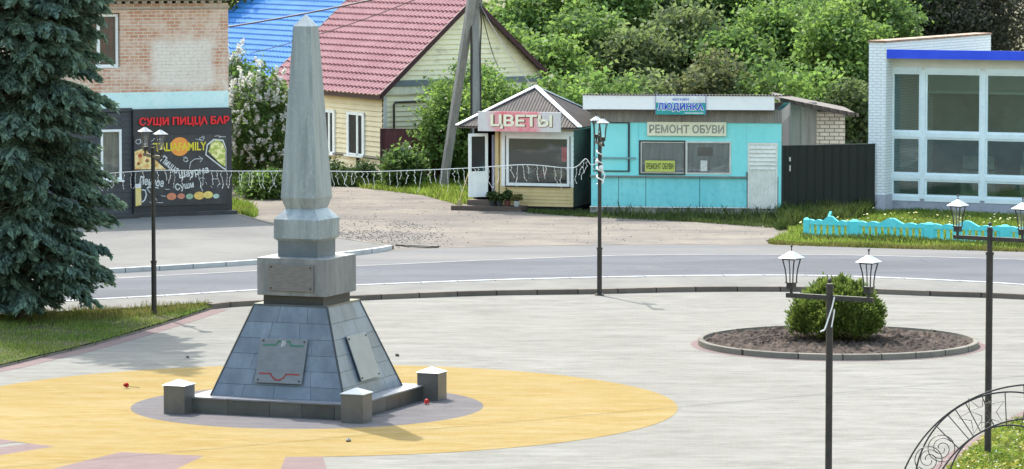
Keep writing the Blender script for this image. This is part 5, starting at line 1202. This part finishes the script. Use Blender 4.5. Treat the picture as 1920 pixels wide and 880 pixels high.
for i, (u, Y, rx, rz_, mi, lab) in enumerate((
    (1045,126,1.5,2.1,0,'light green bush just behind the flower kiosk'), (1130,127,1.6,2.0,1,'mid green bush behind the gap between the two kiosks'),
    (1220,131,1.5,2.0,2,'olive bush behind the shop name sign'), (1335,130,1.5,2.3,4,'dry brownish bush behind the turquoise kiosk'),
    (1440,130,1.6,2.2,1,'green bush behind the kiosk roof corner'), (1520,128,1.5,2.1,0,'light green bush behind the lean-to shed'), (1595,127,1.3,1.9,3,'dark bush behind the sheet metal gate'))):
    tree('bush', lab, 'bush', gx(u, Y), rz_*1.4, rx, rz_, rz_*.9, lm[mi], 130, 45, .15, 200+i, 'bushes behind the kiosks', sig=.25, hollow=.4, zmin=.05, tr=.06)
# bushes by the pole
for i, (u, v, rx, rz_, mi, lab) in enumerate(((925,356,1.25,2.1,0,'tall bright green bush right behind the utility pole'), (838,352,1.0,1.75,0,'bright green bush behind the foot of the pole strut'), (868,347,1.2,2.2,1,'darker green bush between the pole and its strut'), (822,345,.6,1.0,1,'small green bush in front of the maroon fence'))):
    p = G(u, v); p.y += 1.5
    tree('bush', lab, 'bush', p, rz_*1.5, rx, rz_, rz_*.92, lm[mi], 150, 45, .12, 220+i, 'bushes around the utility pole', sig=.2, hollow=.35, zmin=.02, tr=.05)
def blossom_bush(name, label, loc, rx, rz_, ncl, seed, fl=.5):
    rng = np.random.default_rng(seed); root = thing(name, label, 'bush', loc)
    q, tn = clumps(rng, 170, 40, rx, rx*.8, rz_, rz_, .22, .4, .05); leaf_mesh('foliage', lm[1], root, q, .13, seed=seed, tint=tn*.6)
    C, D = [], []
    d = rng.normal(size=(ncl,3)); d /= np.linalg.norm(d, axis=1)[:,None]; d[:,1] = -np.abs(d[:,1])*1.0
    c = d*np.array([rx,rx*.8,rz_])*rng.uniform(.85,1.12,(ncl,1)) + np.array([0,0,rz_]); c = c[c[:,2] > .5*rz_]
    for p in c:
        ax = rng.normal(size=3)*.35 + np.array([0,-.2,1]); ax /= np.linalg.norm(ax)
        for k in range(34): tt = rng.uniform(0, .21); C.append(p + ax*tt + rng.normal(size=3)*.036*(1.15-tt*3.6))
    leaf_mesh('blossoms', leafmat('blossom_white', (.66,.65,.66), (.74,.73,.72), .25, .1, 2), root, np.array(C), .07, seed=seed+1, aspect=1.1)
    trunk_mesh(root, rz_*1.2, .07, rng, 6, .8, .1); return root
blossom_bush('lilac_bush', 'large lilac bush covered in white blossom beside the brick building', gx(492,123.5), 1.35, 1.95, 250, 301)
blossom_bush('lilac_bush', 'pale blossoming shrub top in front of the blue roof', gx(445,126.5), 1.0, 2.25, 140, 303)
blossom_bush('rose_bush', 'small pale flowered shrub before the maroon fence', gx(757,125.5), .38, .6, 26, 305)
tree('bush', 'low dark bush at the foot of the lilac', 'bush', gx(505,121), 1.0, .9, .45, .4, lm[1], 70, 40, .11, 310, None, .15, .3, .02, .03)
hg_a, hg_b = G(548,345), G(712,349); root = thing('hedge', 'low dark green hedge along the foot of the cream house wall', 'hedge', hg_a)
rng = np.random.default_rng(55); n = 90; f = rng.uniform(0,1,n); c = np.stack([(hg_b.x-hg_a.x)*f, (hg_b.y-hg_a.y)*f + rng.normal(size=n)*.25, rng.uniform(.1,.62,n)*(.75+.35*np.sin(f*17))], 1); q = np.repeat(c, 60, 0); q += rng.normal(size=q.shape)*.14; q[:,2] = np.abs(q[:,2])
leaf_mesh('foliage', leafmat('hedge_leaves', (.05,.082,.03), (.075,.11,.04), .3, .5, 1.5), root, q, .10, seed=56)
# far wood
rng = np.random.default_rng(77); n = 520
c = np.stack([rng.uniform(-20,48,n), rng.uniform(180,190,n), rng.uniform(.5,14,n)], 1); q = np.repeat(c, 60, 0); q += rng.normal(size=q.shape)*np.array([.8,.8,.7])
kind(leaf_mesh('woods', leafmat('far_leaves', (0.16,0.224,0.088), (0.208,0.272,0.104), .6, .35, .25), None, q, .36, seed=9, tint=np.clip(np.repeat(rng.uniform(0,1,n),60)*.6 + rng.uniform(0,1,len(q))*.4,0,1)), 'stuff')

c = np.concatenate([np.stack([RNG.uniform(-110,90,500), RNG.uniform(-70,-50,500), RNG.uniform(0,16,500)], 1), np.stack([RNG.uniform(-105,-85,600), RNG.uniform(-50,120,600), RNG.uniform(0,15,600)], 1)])  # unseen tree masses added behind and left of camera to darken glass reflections
q = np.repeat(c, 36, 0); q += RNG.normal(size=q.shape)*1.5
kind(leaf_mesh('woods', MATS['far_leaves'], None, q, 1.3, seed=19, tint=RNG.uniform(0,1,len(q))), 'stuff')
a, b = G(60,873), G(1270,764); k_ = 9.6/sdir.z; d = (b-a).normalized(); a, b = a - d*14 + sdir*k_, b + d*16 + sdir*k_
o = thing('overhead_wire', 'thin wire stretched high over the square, its shadow crossing the yellow paving', 'wire', a); mb = MB(); mb.tube([p - a for p in sag(a, b, .0)], .022, 5); mb.build('wire', black, o)

# ------------------------------------------------------------------ lawns, grass, weeds
soil_green = M('turf_soil', (0.0525,0.0595,0.021), (0.077,0.0665,0.042), scale=1.2, rough=1, spec=.1)
lb = gline(lawn_back[1:], n=2)
lawn = lfr + [G(398,576)] + lb
sheet('lawn', lawn, .05, soil_green)
blades('grass', [(p.x,p.y) for p in lawn if p.x > -16], 46000, .065, .014, g_lawn, 1, .05, patch=.85)
blades('tall_grass', [(p.x,p.y) for p in (G(60,592),G(240,584),G(385,574.5),G(395,577),G(340,592),G(240,603),G(60,608))], 2200, .16, .016, g_dry, 2, .05)
blades('tall_grass', [(p.x,p.y) for p in (G(675,353),G(795,367),G(868,388),G(905,380),G(905,340),G(670,335))], 12000, .22, .03, g_fresh, 3)
blades('tall_grass', [(p.x,p.y) for p in (G(432,343),G(535,347),G(560,338),G(425,330))], 7000, .28, .03, g_dry, 4)
blades('tall_grass', [(p.x,p.y) for p in (G(545,347),G(690,352),G(700,340),G(560,338))], 7000, .40, .04, g_dark, 5)
blades('tall_grass', [(p.x,p.y) for p in (G(430,401),G(470,411),G(485,404),G(445,384),G(430,382))], 2200, .28, .03, g_fresh, 6)
blades('weeds', [(p.x,p.y) for p in (G(985,400),G(1120,409),G(1300,417),G(1470,430),G(1480,400),G(1300,399),G(1110,399),G(1000,394))], 13000, .11, .022, g_dark, 7)
blades('weeds', [(p.x,p.y) for p in (G(1130,408),G(1460,422),G(1480,402),G(1300,401),G(1110,401))], 900, .30, .025, g_dark, 8, lean=.5)
ga_ = [G(1438,456),G(1480,437),G(1468,415),G(1478,400),G(1640,393),G(2200,398),G(2200,480),G(1920,470),G(1700,464),G(1500,459)]
sheet('verge', ga_, .002, soil_green)
blades('grass', [(p.x,p.y) for p in ga_], 60000, .13, .024, g_fresh, 9)
blades('weeds', [(p.x,p.y) for p in (G(1455,432),G(1500,425),G(1620,412),G(1640,396),G(1466,402))], 5200, .36, .032, g_dark, 10, lean=.5)
blades('weeds', [(p.x,p.y) for p in (G(1500,452),G(1920,468),G(2100,476),G(2100,468),G(1920,460),G(1742,454),G(1602,448.5),G(1505,445))], 5200, .17, .026, g_dark, 11)
q = np.array([(p.x, p.y, .16+RNG.uniform(0,.08)) for p in (G(RNG.uniform(1490,1920), RNG.uniform(404,436)) for _ in range(70))])
blades('dry_grass', [(p.x,p.y) for p in (G(1440,457.5),G(1500,461),G(1700,467),G(1920,472.5),G(2200,482),G(2200,478),G(1920,468.5),G(1700,462.5),G(1500,456),G(1445,453))], 7000, .10, .024, g_dry, 31)
kind(leaf_mesh('dandelions', leafmat('dandelion_heads', (.62,.62,.5), (.7,.66,.3), .3, .2, 4), None, q, .085, up=2, aspect=1.0, seed=21), 'stuff')
near_in = gline([(1740,912),(1775,884),(1800,862),(1830,838),(1865,808),(1920,787),(2000,768)]); near_out = gline([(1700,912),(1742,884),(1780,850),(1815,829),(1867,800),(1920,771),(2000,748)])
sheet('border_paving', near_out + near_in[::-1], .004, pink_m)
nl_ = near_in + [G(2000,930), G(1740,930)]
sheet('lawn', nl_, .012, soil_green)
blades('grass', [(p.x,p.y) for p in nl_], 12000, .10, .014, g_fresh, 12, .01, lean=.8)
q = np.array([(p.x, p.y, .06+RNG.uniform(0,.05)) for p in (G(RNG.uniform(1750,1960), RNG.uniform(790,915)) for _ in range(1500)) if inside([(a.x,a.y) for a in nl_], np.array([p.x]), np.array([p.y]))[0]])
kind(leaf_mesh('clover', leafmat('clover_leaves', (0.104,0.16,0.024), (0.272,0.24,0.04), .35, .45, 2.5), None, q, .075, up=2, aspect=1.1, seed=22), 'stuff')
q = q[RNG.uniform(0,1,len(q)) < .07] + np.array([0,0,.03])
kind(leaf_mesh('clover_flowers', leafmat('clover_white', (.7,.7,.66), (.62,.62,.6), .2, .2, 4), None, q, .035, up=2, aspect=1.0, seed=23), 'stuff')

def gravel(name, pts, n, s0, s1, mat, seed):
    rng = np.random.default_rng(seed); P2 = [(p.x,p.y) for p in pts]; A = np.array(P2); lo, hi = A.min(0), A.max(0)
    x = rng.uniform(lo[0],hi[0],n*3); y = rng.uniform(lo[1],hi[1],n*3); m = inside(P2, x, y) & (rng.uniform(0,1,n*3) < .25+.75*(np.sin(x*1.1+np.sin(y*.7))*np.sin(y*.6+1) > .1)); x, y = x[m][:n], y[m][:n]; mb = MB()
    for a, b in zip(x, y):
        s = rng.uniform(s0, s1); t_ = rng.uniform(0,6.28); c = [(a+s*rng.uniform(.6,1.2)*math.cos(t_+k*1.571), b+s*rng.uniform(.6,1.2)*math.sin(t_+k*1.571), -.005) for k in range(4)]
        tp = [(a+(p[0]-a)*.55, b+(p[1]-b)*.55, s*rng.uniform(.5,.9)) for p in c]; mb.tint = rng.uniform(0,1); mb.hexa(c, tp)
    return kind(mb.build(name, mat), 'stuff')
gm_ = M('gravel_stones', (0.1782,0.1617,0.1452), (0.132,0.1221,0.1155), scale=2, rough=.95, tint=.5)
gravel('gravel', (G(600,440),G(640,452),G(735,466),G(860,462),G(830,430),G(700,405),G(620,410)), 1100, .01, .03, gm_, 1)
gravel('gravel', (G(450,352),G(700,360),G(860,392),G(1130,410),G(1440,425),G(1440,450),G(900,460),G(600,430)), 600, .008, .028, gm_, 2)
# ------------------------------------------------------------------ small things on the ground
for i, (u, v) in enumerate(((237,728),(800,758))):
    o = thing('red_carnation', ['red carnation lying alone on the yellow paving', 'red carnation lying by the far right corner post of the obelisk'][i], 'flower', G(u,v,.01), rad(40*i))
    q = np.random.default_rng(i).normal(size=(60,3))*.02 + np.array([0,0,.045]); q[:,2] = np.abs(q[:,2])+.01
    leaf_mesh('petals', leafmat('carnation_red_%d' % i, (.55,.03,.02), (.45,.02,.02), .2, .3, 5), o, q, .05, seed=i, aspect=1.1)
    mb = MB(); mb.tube([(.03,0,.03),(.12,.02,.02),(.24,.05,.006)], .005, 5); mb.build('stem', M('flower_stem', (.05,.10,.03), grime=0), o)
for i, (u, v, s, l) in enumerate(((653,828,.05,'pale stone lying on the yellow paving right of the obelisk'),(745,668,.045,'dark lump lying on the grey paving beyond the obelisk'),(352,671,.035,'small dark lump on the grey paving left of the obelisk'))):
    o = thing('stone', l, 'stone', G(u,v,.005)); mb = MB(); mb.ball((0,0,s*.5), s, 9, 6, .6); ob = mb.build('stone_body', M('pale_stone' if i == 0 else 'dark_lump', (.22,.2,.17) if i == 0 else (.05,.045,.04)), o)
    for v_ in ob.data.vertices: v_.co *= 1 + random.uniform(-.15,.15)
o = thing('plank', 'dark old plank lying on the dirt beside the road', 'plank', G(782,463), rad(-28)); mb = MB(); mb.box(-.62,.62,-.09,.09,0,.05); mb.box(-.3,.5,-.2,-.1,0,.03); mb.build('board', M('rotten_plank', (.05,.042,.036), (.08,.07,.06), scale=5), o)
